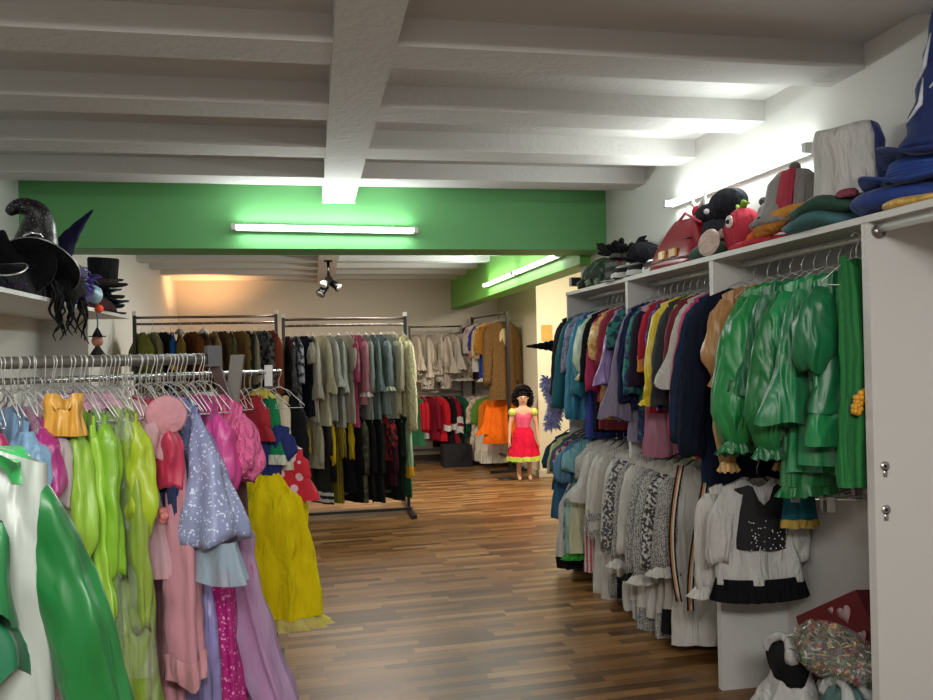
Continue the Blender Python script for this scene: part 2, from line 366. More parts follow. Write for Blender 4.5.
def garment(name, label, cat, group, loc, rotz, m, L=.8, ws=.19, hem=.2, d=.03, dh=.04, sl=.5, st='straight', sm=None, sk=None, skt=.4,
            band=None, frm=None, slope=.38, amp=.01, nf=7, hi=False, sang=10, cuff=None, cover=False, waist=None, jag=0, tilt=0, collar=None, sfwd=0,
            front=None, wall=False, patch=None, neck=.06, dip=.05, rose=None, bow=0, bands=None, veil=None, slv=1.0, lean=0):
    SEED[0] += 1; rng = random.Random(SEED[0])
    root = thing(name, label, cat, loc, (0, tilt, rotz), group)
    q = 2 if hi else 1
    nc, nr = 36*q, 14*q
    wa = waist if waist else (ws+hem)/2*.92
    if sk:   # bodice and skirt
        Lb = L*skt
        bt = [(0, ws), (.25, ws*.92), (1, wa*.8)]
        MB().loft(shell(rng, bt, [(0, .012), (.4, d), (1, d)], Lb, slope, neck, dip, amp*.5, nf, nc, nr, lean=lean*.2), False).build('bodice', m, root)
        rg = shell(rng, [(0, wa*.78), (.25, wa*.4+hem*.6), (1, hem)], [(0, d*.9), (.3, dh*.7), (1, dh)], L-Lb, slope, neck, 0, amp*1.6, nf+2, nc, nr, top=False, zoff=-Lb+.01, jag=jag, bow=bow, lean=lean)
        MB().loft(rg, False).build('skirt', sk, root)
        hemring = rg
    else:
        wt = [(0, ws), (.12, ws*.97), (.45, wa*.93), (1, hem)]
        hemring = shell(rng, wt, [(0, .012), (.15, d), (.5, d*1.05), (1, dh)], L, slope, neck, dip, amp, nf, nc, nr, jag=jag, bow=bow, lean=lean)
        MB().loft(hemring, False).build('garment_body', m, root)
    if bands:
        for (t0, t1) in bands[1]:
            n = len(hemring)-1; i0, i1 = int(t0*n), max(int(t0*n)+1, int(round(t1*n)))
            rr_ = [[(x*1.02, y+(.004 if y > 0 else -.004)*1.3, z) for x, y, z in hemring[i]] for i in range(i0, i1+1)]
            MB().loft(rr_, False).build('embroidered_band', bands[0], root)
    if st != 'none':
        tabs = {'straight': ([(0, .03), (.12, .052), (1, .045)], [(0, .012), (.12, .028), (1, .024)]),
                'puff': ([(0, .03), (.25, .065), (.75, .072), (1, .035)], [(0, .012), (.25, .036), (.75, .042), (1, .022)]),
                'short': ([(0, .03), (.4, .07), (1, .06)], [(0, .012), (.4, .034), (1, .032)]),
                'bell': ([(0, .03), (.15, .052), (.6, .06), (1, .13)], [(0, .012), (.15, .028), (.6, .028), (1, .04)]),
                'flare': ([(0, .02), (.5, .07), (1, .12)], [(0, .012), (.3, .035), (1, .075)]),
                'point': ([(0, .03), (.2, .05), (.7, .09), (1, .13)], [(0, .012), (.15, .03), (.6, .07), (1, .06)])}[st]
        tabs = ([(a, b_*slv) for a, b_ in tabs[0]], [(a, b_*slv) for a, b_ in tabs[1]])
        for s in (-1, 1):
            rg, end = sleeve_rings(rng, s, ws, slope, sl, (sang+(7 if wall else 0)+rng.uniform(-3, 3)) if not (wall and s > 0) else -7, tabs[0], tabs[1], 10*q, 18*q, fwd=sfwd)
            so = MB().loft(rg, st != 'bell').build('sleeve', sm or m, root)
            if cuff:
                n = len(rg)
                if cuff[0] == 'frill':
                    r_e = tabs[0][-1][1]; MB().loft(frill(rng, (end[0], end[1], end[2]+.012), r_e*.96, r_e*(1.6 if r_e < .08 else 1.25), .05 if r_e < .08 else .11, rv=.6 if r_e < .08 else .38), False).build('cuff', cuff[1], so)
                else:
                    for (a0, a1) in cuff[2]:
                        i0 = int(a0*(n-1)); i1 = max(i0+1, int(round(a1*(n-1))))
                        rb = []
                        for i in range(i0, i1+1):
                            cx = sum(p[0] for p in rg[i])/len(rg[i]); cy = sum(p[1] for p in rg[i])/len(rg[i])
                            rb.append([(cx+(x-cx)*1.06, cy+(y-cy)*1.12, z) for x, y, z in rg[i]])
                        MB().loft(rb, False).build('cuff', cuff[1], so)
    if frm:
        MB().loft(frill(rng, (0, bow, -L+.01), hem*.98, hem*1.1, .05, rv=dh/hem, n=72*q, k=15), False).build('hem_ruffle', frm, root)
    if band:
        n = len(hemring)-1
        rb = [[(x*1.015, y*1.06, z) for x, y, z in hemring[i]] for i in range(int(n*.9), n+1)]
        MB().loft(rb, False).build('hem_band', band, root)
    if collar:
        MB().loft(frill(rng, (0, 0, .012), neck*.8, neck*1.7, .045, rv=.45, n=32, k=8), False).build('collar', collar, root)
    if front:   # contrasting front panel
        rb = []
        for i in range(len(hemring)-1) if not sk else []:
            ring = hemring[i]; n = len(ring); sel = [ring[j % n] for j in range(int(n*.62), int(n*.88)+1)]
            rb.append([(x, y-.006, z-.005) for x, y, z in sel])
        if rb:
            mb = MB(); n = len(rb[0]); v = [p for r_ in rb for p in r_]
            mb.add(v, [(i*n+j, i*n+j+1, (i+1)*n+j+1, (i+1)*n+j) for i in range(len(rb)-1) for j in range(n-1)])
            mb.build('front_panel', front, root)
    if patch: MB().ball((0, -d*.95, -.24), .1, 16, sx=.75, sy=.12, sz=1.35).build('belly_patch', patch, root)
    if rose:
        mb = MB()
        for p in rose[1]:
            for a in range(5): mb.ball((p[0]+.012*math.cos(a*1.25), p[1]-.008, p[2]+.012*math.sin(a*1.25)), .013, 6)
        mb.build('rosette', rose[0], root)
    if veil:
        rg = shell(rng, [(0, hem*.8), (1, veil[1])], [(0, dh), (1, dh*1.9)], veil[2], slope, neck, 0, amp*2.2, nf+6, nc, nr, top=False, zoff=-L*skt, jag=.01, bow=bow, lean=lean)
        MB().loft(rg, False).build('tulle_overskirt', veil[0], root)
    if cover:
        rg = shell(rng, [(0, ws*.6), (.1, ws*1.12), (1, max(ws, hem)*1.12)], [(0, .02), (.15, d*1.5), (1, max(d, dh)*1.35)], L*.96, slope, neck, 0, .008, 5, 28, 12, zoff=.03)
        MB().loft(rg, False).build('plastic_cover', mat('film', '#dfe6df'), root)
    return root

# wire hangers
def make_hanger(name, label, group, m, wide=.19, thick=.0017, grip=False):
    t = thing(name, label, 'hanger', (0, 0, -50), (0, 0, 0), group)
    hook = [(.017*math.sin(a), 0, .0-(.017-.017*math.cos(a))) for a in [R(x) for x in range(-120, 100, 20)]]
    hook = [(-p[0], p[1], p[2]+.003) for p in hook][::-1]
    hook = hook+[(0.012, 0, -.028), (0, 0, -.05), (0, 0, -.085)]
    MB().tube(hook, thick, 5).build('hook', mat('wire', '#d2d2ce'), t)
    MB().tube([(0, 0, -.08), (.05, 0, -.095), (wide, 0, -.165), (wide*.98, 0, -.176), (0, 0, -.178), (-wide*.98, 0, -.176), (-wide, 0, -.165), (-.05, 0, -.095), (0, 0, -.08)], thick*(1 if not grip else 2.4), 5).build('shoulder_bar', m, t)
    return t
HG = {}
def hang(key, label, group, loc, rotz, m=None, grip=False):
    if key not in HG:
        HG[key] = make_hanger('clothes_hanger', label, group, m or mat('wire', '#d2d2ce'), wide=.135 if ('front' in key or 'second' in key) else (.15 if 'wardrobe' in key else .18), grip=grip)
        HG[key].location = loc; HG[key].rotation_euler = (0, 0, rotz); return HG[key]
    o = dup(HG[key], loc, (0, 0, rotz), label)
    if group: o['group'] = group
    return o

USED = set()
def rail(items, p0, direction, rotz, where, group, hk, drop=.088, jit=.12, hlabel='', rseed=1, hm=None, grip=False):
    """items: (s, desc, nick, name, cat, spec) ; s = distance along the rod"""
    rng = random.Random(rseed); d = Vector(direction).normalized(); p0 = Vector(p0)
    for i, (s, desc, nick, name, cat, spec) in enumerate(items):
        if i == 0: core = '%s beside %s' % (desc, items[1][2])
        elif i == len(items)-1: core = '%s at the end beside %s' % (desc, items[-2][2])
        else: core = '%s between %s and %s' % (desc, items[i-1][2], items[i+1][2])
        lab = core+', '+where
        if len(lab.split()) > 16: lab = core
        nw = len(lab.split())
        if nw > 16: print('LONG', nw, lab)
        if lab in USED: print('DUP', lab)
        USED.add(lab)
        spec = dict(spec)
        if 'wardrobe' in hk: spec['wall'] = True; spec['ws'] = min(.165, spec.get('ws', .165)); spec['hem'] = min(.19, spec.get('hem', .17))
        rz = rotz+rng.uniform(-jit, jit)+spec.pop('rz', 0)
        p = p0+d*s+Vector((spec.pop('dx', 0), 0, 0))
        dz = spec.pop('dz', 0)
        garment(name, lab, cat, group, (p.x, p.y, p.z-drop-dz), rz, **spec)
        hang(hk, hlabel, None, (p.x, p.y, p.z+.012), rz, hm, grip)['label'] = 'hanger carrying the %s %s' % (nick, where)
C = lambda c, c2=None: mat('cloth', c, c2)
S = lambda c: mat('satin', c)
V = lambda c: mat('velvet', c)
T = lambda c: mat('tulle', c)
chrome = mat('metal', '#c8c8c6'); dkmetal = mat('metal', '#5a5a58'); blackm = mat('plastic', '#1b1b1d')

# ---------------------------------------------------------------- wardrobe on the right
wh = mat('paint', '#cfcecb'); 
XF, XBk = 1.80, 2.145
DIV = [1.27, 2.395, 3.45, 4.47, 5.60]
for i in range(4):
    y0, y1 = DIV[i], DIV[i+1]
    lab = ['white open wardrobe unit nearest the camera, its side drilled with two key plates', 'white open wardrobe unit holding the green satin costumes',
           'white open wardrobe unit behind the white embroidered robes', 'white open wardrobe unit at the far end, beside the cream recess'][i]
    t = thing('wardrobe', lab, 'wardrobe', (0, 0, 0), group=None)
    MB().box(XF, XBk, y1-.02 if i < 3 else y1-.018, y1-.001, .0, 1.955).build('side_panel', wh, t, smooth=False)
    MB().box(XF, XBk, y0, y0+.016, .0, 1.955).build('side_panel', wh, t, smooth=False)
    MB().box(XF-.005, XBk, y0, y1-.001, 1.955, 1.978).build('top_panel', wh, t, smooth=False)
    MB().box(XBk-.012, XBk, y0+.016, y1-.02, .0, 1.955).build('back_panel', wh, t, smooth=False)
    xr = 1.832 if i == 0 else 1.95
    MB().tube([(xr, y0+.016, 1.935), (xr, y1-.02, 1.935)], .0145, 12).build('clothes_rail', mat('wire', '#e4e4e2'), t)
    if i: MB().tube([(1.95, y0+.016, 1.07), (1.95, y1-.02, 1.07)], .0125, 12).build('clothes_rail', chrome, t)
    if i == 0:
        for z in (1.155, 1.012):
            h = MB().rev([(.001, 0), (.016, 0), (.016, .004), (.001, .004)], 16).box(-.007, .007, -.035, -.01, 0, .004).build('key_plate', chrome, t, loc=(1.838, y1-.021, z), rot=(PI/2, 0, 0))
            MB().rev([(.001, .004), (.006, .004), (.006, .0055), (.001, .0055)], 10).build('keyhole', blackm, h)
        for y in (y1-.03,):
            MB().tube([(1.832, y+.01, 1.925), (1.832, y-.006, 1.925)], .022, 14).build('rail_bracket', mat('metal', '#8c8c8a'), t)

DR = PI/2*0     # garments on rails along Y: hanger axis along X
up_ = [ # s = Y coordinate
 (5.60, 'black velvet jacket', 'black velvet jacket', 'jacket', 'jacket', dict(m=V('#17161a'), L=.55, sl=.52)),
 (5.47, 'deep teal long coat', 'teal coat', 'coat', 'coat', dict(m=V('#176472'), L=.72, sl=.6)),
 (5.36, 'lilac grey printed tunic', 'lilac grey tunic', 'tunic', 'tunic', dict(m=mat('print', '#8f93a8', '#6c7290'), L=.6, sl=.35)),
 (5.25, 'bright blue satin coat', 'bright blue coat', 'coat', 'coat', dict(m=S('#2484a6'), L=.74, sl=.66)),
 (5.14, 'white fur trimmed blue dress', 'fur trimmed blue dress', 'dress', 'dress', dict(m=C('#3b4a9a'), L=.85, sl=.5, sm=S('#217e94'), dh=.05)),
 (5.05, 'pale mint puff sleeved blouse', 'mint blouse', 'blouse', 'blouse', dict(m=S('#b9ccb8'), L=.5, sl=.36, st='puff', cuff=('frill', S('#cfc38e')))),
 (4.96, 'black gown with narrow sleeves', 'black gown', 'gown', 'gown', dict(m=C('#121318'), L=.8, sl=.4, dh=.06)),
 (4.88, 'dark pink long sleeved shirt', 'dark pink shirt', 'shirt', 'shirt', dict(m=C('#b03a62'), L=.6, sl=.46)),
 (4.79, 'gold brocade dress with puffed sleeves', 'gold brocade dress', 'dress', 'dress', dict(m=mat('brocade', '#b08a3e', '#d9b873'), sk=S('#b7862f'), L=.78, sl=.26, st='short', band=V('#7c1f2f'), skt=.45)),
 (4.70, 'dark red velvet top', 'dark red top', 'top', 'top', dict(m=V('#8e2138'), L=.5, sl=.3)),
 (4.62, 'lavender dress with white lace lacing', 'lavender dress', 'dress', 'dress', dict(m=S('#8a72ac'), L=.62, sl=.42, st='bell', slv=.7)),
 (4.52, 'teal patterned vest dress', 'teal vest dress', 'dress', 'dress', dict(m=mat('print', '#24756f', '#14293b'), L=.7, sl=.2, st='short')),
 (4.40, 'long dusty lilac gown', 'dusty lilac gown', 'gown', 'gown', dict(m=C('#8b839a'), L=.8, sl=.6, st='bell', slv=.8, dh=.07)),
 (4.32, 'navy long sleeved jacket', 'navy jacket', 'jacket', 'jacket', dict(m=C('#1d2546'), L=.62, sl=.5)),
 (4.24, 'green and navy patterned robe', 'patterned robe', 'robe', 'robe', dict(m=mat('print', '#2b7d6e', '#243060'), L=.78, sl=.45)),
 (4.16, 'rose pink gown with dark sleeves', 'rose pink gown', 'gown', 'gown', dict(m=S('#b5708c'), L=.86, sl=.4, sm=C('#2a2233'), dh=.07)),
 (4.08, 'crimson tunic with orange cuffs', 'crimson tunic', 'tunic', 'tunic', dict(m=C('#a9263a'), L=.62, sl=.32, cuff=('band', C('#d78b42'), [(.8, 1)]))),
 (4.01, 'navy tunic with purple flowers', 'flowered navy tunic', 'tunic', 'tunic', dict(m=mat('print', '#262a5c', '#7c5aa6'), L=.6, sl=.3)),
 (3.93, 'bright yellow shirt with flared cuffs', 'yellow shirt', 'shirt', 'shirt', dict(m=S('#e6cc1c'), L=.56, sl=.46, cuff=('frill', S('#e6cc1c')), slv=1.05)),
 (3.85, 'charcoal long coat', 'charcoal coat', 'coat', 'coat', dict(m=C('#3d3f44'), L=.68, sl=.5)),
 (3.77, 'lime green trousers costume', 'lime green costume', 'costume', 'costume', dict(m=C('#9bc43a'), L=.83, sl=.1, ws=.14, hem=.1)),
 (3.71, 'dark crimson robe', 'dark crimson robe', 'robe', 'robe', dict(m=V('#6e1727'), L=.78, sl=.4)),
 (3.64, 'pale grey robe with pointed sleeves', 'pale grey robe', 'robe', 'robe', dict(m=C('#bfbcb6'), L=.7, sl=.4, st='bell', slv=1.15)),
 (3.56, 'rose pink long robe with lace shoulders', 'rose pink robe', 'robe', 'robe', dict(m=C('#c04a75'), L=.8, sl=.62, st='straight', slv=1.25)),
 (3.50, 'long midnight blue coat', 'midnight blue coat', 'coat', 'coat', dict(m=C('#1c2c44'), L=.9, sl=.65, slv=1.3)),
 (3.40, 'long black blue gown', 'black blue gown', 'gown', 'gown', dict(m=C('#141a2c'), L=.95, sl=.7, slv=1.3)),
 (3.31, 'salmon gold satin blouse with gathered cuffs', 'salmon gold blouse', 'blouse', 'blouse', dict(m=S('#b98a57'), L=.5, sl=.34, st='puff', cuff=('frill', S('#c99a66')))),
 (3.20, 'long gold satin gown with gathered sleeve cuffs', 'gold gown', 'gown', 'gown', dict(m=S('#a88450'), L=.72, ws=.12, hem=.1, sl=.72, sm=S('#b8935a'), st='puff', cuff=('frill', S('#d0a763')), slv=.85)),
]
G1 = '#15763a'; G2 = '#1f8f49'; G3 = '#10693c'
green_items = [
 (3.12, 'bright green satin blouse', 'bright green blouse', 'blouse', 'blouse', dict(m=S('#1a8a42'), L=.55, sl=.62, st='puff', cuff=('frill', S(G3)), slv=1.2, d=.035)),
 (3.03, 'green satin ruffled rumba dress', 'rumba dress', 'dress', 'dress', dict(m=S(G2), L=.66, sl=.6, st='puff', cuff=('frill', S(G1)), slv=1.3, frm=S(G1))),
 (2.95, 'dark green satin shirt', 'dark green shirt', 'shirt', 'shirt', dict(m=S('#156f44'), L=.6, sl=.4, st='bell', slv=.8)),
 (2.87, 'mid green satin tunic with gathered cuffs', 'mid green tunic', 'tunic', 'tunic', dict(m=S(G1), L=.82, sl=.6, st='puff', cuff=('frill', S(G3)), slv=1.3, frm=S(G1))),
 (2.79, 'jade green satin tunic', 'jade tunic', 'tunic', 'tunic', dict(m=S('#1e9457'), L=.76, sl=.42, st='puff', cuff=('frill', S(G1)), slv=1.1)),
 (2.72, 'emerald satin dress with wide hanging sleeves', 'emerald dress', 'dress', 'dress', dict(m=S('#17804a'), L=.72, sl=.5, st='bell', slv=1.0, dh=.07)),
 (2.65, 'glossy green satin cape', 'green satin cape', 'cape', 'cape', dict(m=S('#1f8b4f'), L=.64, hem=.26, sl=.3, st='none', dh=.08, amp=.02, nf=5)),
 (2.58, 'draped emerald satin costume with rounded hem', 'draped emerald costume', 'costume', 'costume', dict(m=S('#137244'), L=.52, hem=.2, ws=.17, sl=.3, st='puff', slv=1.1, dh=.05, amp=.02, nf=4)),
]
rail(up_, (1.932, 0, 1.925), (0, 1, 0), 0, 'on wardrobe rail', 'costumes on the upper wardrobe rail', 'the upper wardrobe rail', hlabel='wire hanger holding a costume on the upper wardrobe rail', rseed=3, jit=.16)
rail(green_items, (1.932, 0, 1.925), (0, 1, 0), 0, 'on near wardrobe rail', 'green satin costumes', 'the upper wardrobe rail', hlabel='', rseed=9, jit=.2)
g = garment('gown', 'long green strip gown with painted fold shading and yellow flower hanging against the wardrobe divider', 'gown', None, (1.845, 2.50, 1.87), R(8), mat('vstripes', '#17642f', '#217a3b'), L=.80, ws=.07, hem=.08, d=.03, dh=.035, st='straight', sl=.74, sang=2, slv=.5, amp=.014, nf=8,  # light and dark of the folds painted in as close green stripes
            rose=(S('#e0a01e'), [(-.055, -.045, -.50), (-.04, -.05, -.485), (-.065, -.045, -.53)]))
hang('the upper wardrobe rail', 'hanger carrying the long green strip gown with a yellow flower', None, (1.845, 2.50, 1.937), R(8))

# lower wardrobe rail
WR = C('#cbc9c3'); WR2 = C('#c2beb6'); EM = mat('embroidery', '#c6c4be', '#3a3940'); BL = C('#17171b')
low = [
 (5.68, 'blue and black children\'s jacket', 'blue black jacket', 'jacket', 'jacket', dict(dx=-.07, sang=22, m=C('#1f4a63'), L=.42, sl=.2, st='short', ws=.15)),
 (5.60, 'pale yellow children\'s dress', 'pale yellow dress', 'dress', 'dress', dict(dx=-.07, sang=22, m=C('#d2cd93'), sk=C('#3b6a8c'), L=.62, sl=.22, ws=.16, hem=.19, dh=.05)),
 (5.51, 'white skirt dress with black hem', 'black hemmed dress', 'dress', 'dress', dict(dx=-.07, sang=22, m=C('#47637c'), sk=C('#cfcfcb'), L=.95, sl=.2, st='short', ws=.15, hem=.2, dh=.07, band=BL)),
 (5.42, 'red flowered children\'s dress', 'red flowered dress', 'dress', 'dress', dict(dx=-.07, sang=22, m=mat('print', '#7f2338', '#c8b8a8'), sk=mat('print', '#b8c4c8', '#4e7a9a'), L=.75, sl=.2, st='short', ws=.16)),
 (5.33, 'denim blue short sleeved dress', 'denim blue dress', 'dress', 'dress', dict(dx=-.07, sang=22, m=C('#5c86a8'), sk=C('#a7c8c0'), L=.8, sl=.24, st='short', ws=.17, hem=.2, frm=C('#3fa23c'))),
 (5.24, 'yellow and turquoise tulle dress', 'turquoise tulle dress', 'dress', 'dress', dict(dx=-.07, sang=22, m=C('#7fb3bd'), sk=C('#cfd3b0'), L=.78, sl=.15, st='short', ws=.16, hem=.22)),
 (5.15, 'pink striped white dress', 'pink striped dress', 'dress', 'dress', dict(m=C('#c9c6c0'), sk=mat('vstripes', '#cfcac4', '#c2486a'), L=.9, sl=.2, st='short', ws=.16)),
 (5.02, 'long plain white robe with wide cape sleeves', 'plain white robe', 'robe', 'robe', dict(m=WR, L=1.0, sl=.32, st='bell', slv=1.2, dh=.07)),
 (4.90, 'white robe with dark embroidered sleeve bands', 'banded robe', 'robe', 'robe', dict(m=WR, L=.98, sl=.5, slv=1.3, cuff=('band', EM, [(.8, .88), (.94, 1)]), dh=.07)),
 (4.77, 'ivory robe with black patterned cuffs', 'ivory robe', 'robe', 'robe', dict(m=WR2, L=.92, sl=.5, slv=1.4, cuff=('band', EM, [(.74, .85), (.9, 1)]), band=EM, dh=.07)),
 (4.64, 'white folk shirt with black hem lines', 'white folk shirt', 'shirt', 'shirt', dict(m=WR, L=.9, sl=.55, slv=1.2, cuff=('band', EM, [(.5, .6), (.85, 1)]), band=BL)),
 (4.52, 'white shirt with fine black sleeve embroidery', 'fine embroidered shirt', 'shirt', 'shirt', dict(m=WR, sm=mat('lace', '#c5c3bd', '#47464c'), L=.95, sl=.52, slv=1.2)),
 (4.41, 'off white embroidered folk blouse', 'off white blouse', 'blouse', 'blouse', dict(m=WR2, sm=EM, L=.85, sl=.55, slv=1.2, cuff=('frill', WR))),
 (4.30, 'long white folk dress with thin black hem', 'long folk dress', 'dress', 'dress', dict(m=WR, L=1.0, sl=.5, slv=1.4, band=EM, dh=.08)),
 (4.18, 'white blouse with dense black sleeve patterns', 'dense patterned blouse', 'blouse', 'blouse', dict(m=WR, sm=EM, L=.88, sl=.56, slv=1.25, cuff=('frill', BL))),
 (4.07, 'white blouse with frilled embroidered cuffs', 'frilled blouse', 'blouse', 'blouse', dict(m=WR2, sm=EM, L=.95, sl=.55, slv=1.2, cuff=('frill', WR), band=EM)),
 (3.96, 'grey white folk shirt with speckled sleeves', 'speckled shirt', 'shirt', 'shirt', dict(m=WR2, sm=mat('lace', '#c9c7c3', '#3a393f'), L=.9, sl=.5, slv=1.2, band=BL)),
 (3.85, 'white folk shirt with black checked sleeves', 'checked sleeve shirt', 'shirt', 'shirt', dict(m=WR, sm=EM, L=.92, sl=.46, slv=1.2, cuff=('frill', WR))),
]
rail(low, (1.932, 0, 1.07), (0, 1, 0), 0, 'on lower wardrobe rail', 'folk robes and shirts on the lower wardrobe rail', 'the lower wardrobe rail', hlabel='black hanger holding a garment on the lower wardrobe rail', rseed=5, jit=.16, hm=mat('plastic', '#18181a'), grip=True)
# tricolour ribbons
RB = mat('vstripes', '#c23a3a', '#e0d078')
for i, (y, x, z0, L_) in enumerate([(3.70, 1.75, .99, .66), (3.52, 1.75, 1.02, .68)]):
    mb = MB(); 
    for k_, (cc, dx) in enumerate([(0, -.012), (1, -.004), (2, .004), (3, .012)]):
        pts = [(dx, .008*math.sin(t*5), -L_*t) for t in [j/12 for j in range(13)]]
        v = []
        for px_, py_, pz_ in pts: v += [(px_-.004+.05*math.sin(pz_*4+i), py_, pz_), (px_+.004+.05*math.sin(pz_*4+i), py_, pz_)]
        mb.add(v, [(2*j, 2*j+1, 2*j+3, 2*j+2) for j in range(12)], k_)
    o = mb.build('ribbon_belt', [C('#1a1a1a'), C('#c88a5a'), C('#d8d2c4'), C('#1a1a1a')], loc=(x, y, z0), rot=(0, 0, R(-20)), thick=.002)
    tag(o, ['striped ribbon belt hanging over the checked sleeve shirt', 'striped ribbon belt hanging beside the black beaded vest costume'][i], 'belt')
# folk costume in the green bay
t = garment('blouse', 'white folk blouse with black cuff line under the gold gown', 'blouse', None, (1.93, 3.40, .985), R(0), WR, L=.5, sl=.42, slv=1.3, cuff=('frill', WR), d=.03)
hang('the lower wardrobe rail', 'hanger carrying the white folk blouse under the gold gown', None, (1.95, 3.40, 1.08), 0)
t = garment('folk_costume', 'white folk dress with black beaded vest and fringed apron, beside the gold gown', 'costume', None, (1.89, 3.25, 1.0), R(-4), C('#c4c3c0'), L=.46, ws=.16, hem=.2, sl=.3, st='short', dh=.06, d=.045, amp=.014, nf=6)
rng = random.Random(4)
ve = MB().loft(shell(rng, [(0, .12), (1, .125)], [(0, .06), (1, .08)], .29, .38, .05, .1, .003, 5, 32, 12, zoff=-.02), False).build('vest', mat('velvet', '#121216'), t)
mb = MB()
for q in range(46):
    a = rng.uniform(-.1, .1); z = -.20-rng.random()**.6*.15; mb.ball((a*.9, -.086, z+.04), .003, 5)
tag(mb.build('beads', mat('plastic', '#e8e8ea'), ve), kind='stuff')
MB().loft(frill(rng, (0, 0, -.435), .195, .20, .1, rv=.38, n=80, k=22), False).build('fringed_apron', mat('cloth', '#141418'), t)
hang('the lower wardrobe rail', 'hanger carrying the black beaded vest costume', None, (1.89, 3.25, 1.08), 0).scale = (.7, .7, 1)
t = garment('skirt', 'teal and mustard skirt behind the green satin costumes', 'skirt', None, (1.99, 3.10, 1.04), 0, C('#1b5560'), L=.24, ws=.07, hem=.075, st='none', band=C('#b79a4a'), slope=.05)
hang('the lower wardrobe rail', 'hanger carrying the teal and mustard skirt', None, (1.99, 3.10, 1.08), 0).scale = (.4, .4, .6)
# empty clip hangers
for i, (y, rz) in enumerate([(2.92, .3), (2.85, -.2), (2.77, .5), (2.70, .1), (2.62, -.4)]):
    t = thing('clip_hanger', 'empty metal clip hanger on the lower rail below the green costumes', 'hanger', (1.95, y, 1.08), (0, 0, rz), 'empty clip hangers')
    MB().tube([(.015, 0, -.005), (0, 0, .003), (-.015, 0, -.01), (0, 0, -.035), (0, 0, -.08)], .002, 6).build('hook', chrome, t)
    MB().tube([(-.16, 0, -.085), (.16, 0, -.085)], .003, 6).build('bar', chrome, t)
    for s in (-1, 1):
        MB().box(s*.12-.014, s*.12+.014, -.008, .008, -.13, -.075).build('clip', mat('metal', '#9a9a98'), t, smooth=False)

# ---------------------------------------------------------------- rack helper
def rack(label, x0, x1, y, z, zl=None, foot=.5, dirv=(1, 0), double=True, m=None, capw=True):
    m = m or mat('plastic', '#232224'); t = thing('garment_rack', label, 'rack', ((x0+x1)/2, y, 0), (0, 0, math.atan2(dirv[1], dirv[0])))
    h = (x1-x0)/2
    for s in (-1, 1):
        p = MB().box(s*h-.015, s*h+.015, -.02, .02, .03, z+.02).build('post', m, t, smooth=False)
        if capw: MB().box(s*h-.018, s*h+.018, -.022, .022, z+.02, z+.06).build('post_cap', mat('plastic', '#e0ddd6'), p, smooth=False)
        MB().box(s*h-.02, s*h+.02, -foot, foot, 0, .035).build('foot', m, t, smooth=False)
    rr_ = [z, z-.06] if double else [z]
    for k_, q in enumerate(rr_):
        MB().tube([(-h, (.05 if k_ else 0), q), (h, (.05 if k_ else 0), q)], .0125, 10).build('clothes_rail', mat('metal', '#7c706a'), t)
    if zl: MB().tube([(-h, 0, zl), (h, 0, zl)], .0125, 10).build('clothes_rail', chrome, t)
    MB().box(-h, h, -.012, .012, .18, .21).build('cross_bar', m, t, smooth=False)
    if zl: MB().box(-h, h, -.2, -.18, .03, .055).build('cross_bar', m, t, smooth=False)
    return t
# middle two-tier rack
rack('black two tier clothes rack in the middle, full of pale coats over dark costumes', -.27, .93, 8.2, 1.93, 1.06)
mi = []
def M_(x, desc, nick, name, **sp): return (x, desc, nick, name, name, sp)
mid = [
 M_(-.24, 'black sequined gown', 'black gown', 'gown', m=mat('sequin', '#17161c', '#8a86a0'), L=.85, sl=.5),
 M_(-.16, 'black and white leaf print dress', 'leaf print dress', 'dress', m=mat('print', '#16161c', '#9a9cab'), L=.9, sl=.4),
 M_(-.08, 'dark navy vest costume', 'navy vest', 'costume', m=C('#1a1c2a'), L=.8, sl=.2, sm=C('#c9c3b2'), st='short'),
 M_(0.0, 'pale grey hooded cloak', 'pale grey cloak', 'cloak', m=C('#b5b0a3'), L=.85, sl=.55, st='bell', slv=1.1),
 M_(.08, 'cream cloak with pointed sleeves', 'cream cloak', 'cloak', m=C('#c9c4ab'), L=.9, sl=.5, st='bell'),
 M_(.16, 'light grey wide robe', 'light grey robe', 'robe', m=C('#a9aaa3'), L=.85, sl=.45, st='bell', slv=1.2),
 M_(.25, 'stone grey gown', 'stone grey gown', 'gown', m=C('#999b93'), L=.92, sl=.5, st='bell'),
 M_(.33, 'cream blouse with short sleeves', 'cream blouse', 'blouse', m=C('#b9b3a4'), L=.88, sl=.28, st='short'),
 M_(.38, 'deep rose long gown', 'deep rose gown', 'gown', m=C('#a8446a'), L=.92, sl=.4),
 M_(.44, 'dusty pink jacket with frilled cuffs', 'dusty pink jacket', 'jacket', m=C('#b77d8c'), L=.7, sl=.5, cuff=('frill', C('#d5c5c2')), slv=1.3),
 M_(.52, 'sage grey tunic', 'sage grey tunic', 'tunic', m=C('#87928a'), L=.85, sl=.5),
 M_(.59, 'slate blue grey coat', 'slate coat', 'coat', m=C('#6d7b7c'), L=.85, sl=.5, st='bell'),
 M_(.66, 'blue grey coat with cream cuffs', 'cuffed grey coat', 'coat', m=C('#7e8c8e'), L=.8, sl=.45, cuff=('frill', C('#c9cbb8')), slv=1.2),
 M_(.73, 'pale sage gown', 'pale sage gown', 'gown', m=C('#a3a99a'), L=.85, sl=.5),
 M_(.80, 'oatmeal shirt', 'oatmeal shirt', 'shirt', m=C('#b9b49e'), L=.8, sl=.5, slv=1.2),
 M_(.885, 'long cream fleece costume', 'cream fleece costume', 'costume', m=mat('fur', '#cfc9a2'), L=.83, sl=.88, slv=1.6, d=.05, dh=.06),
]
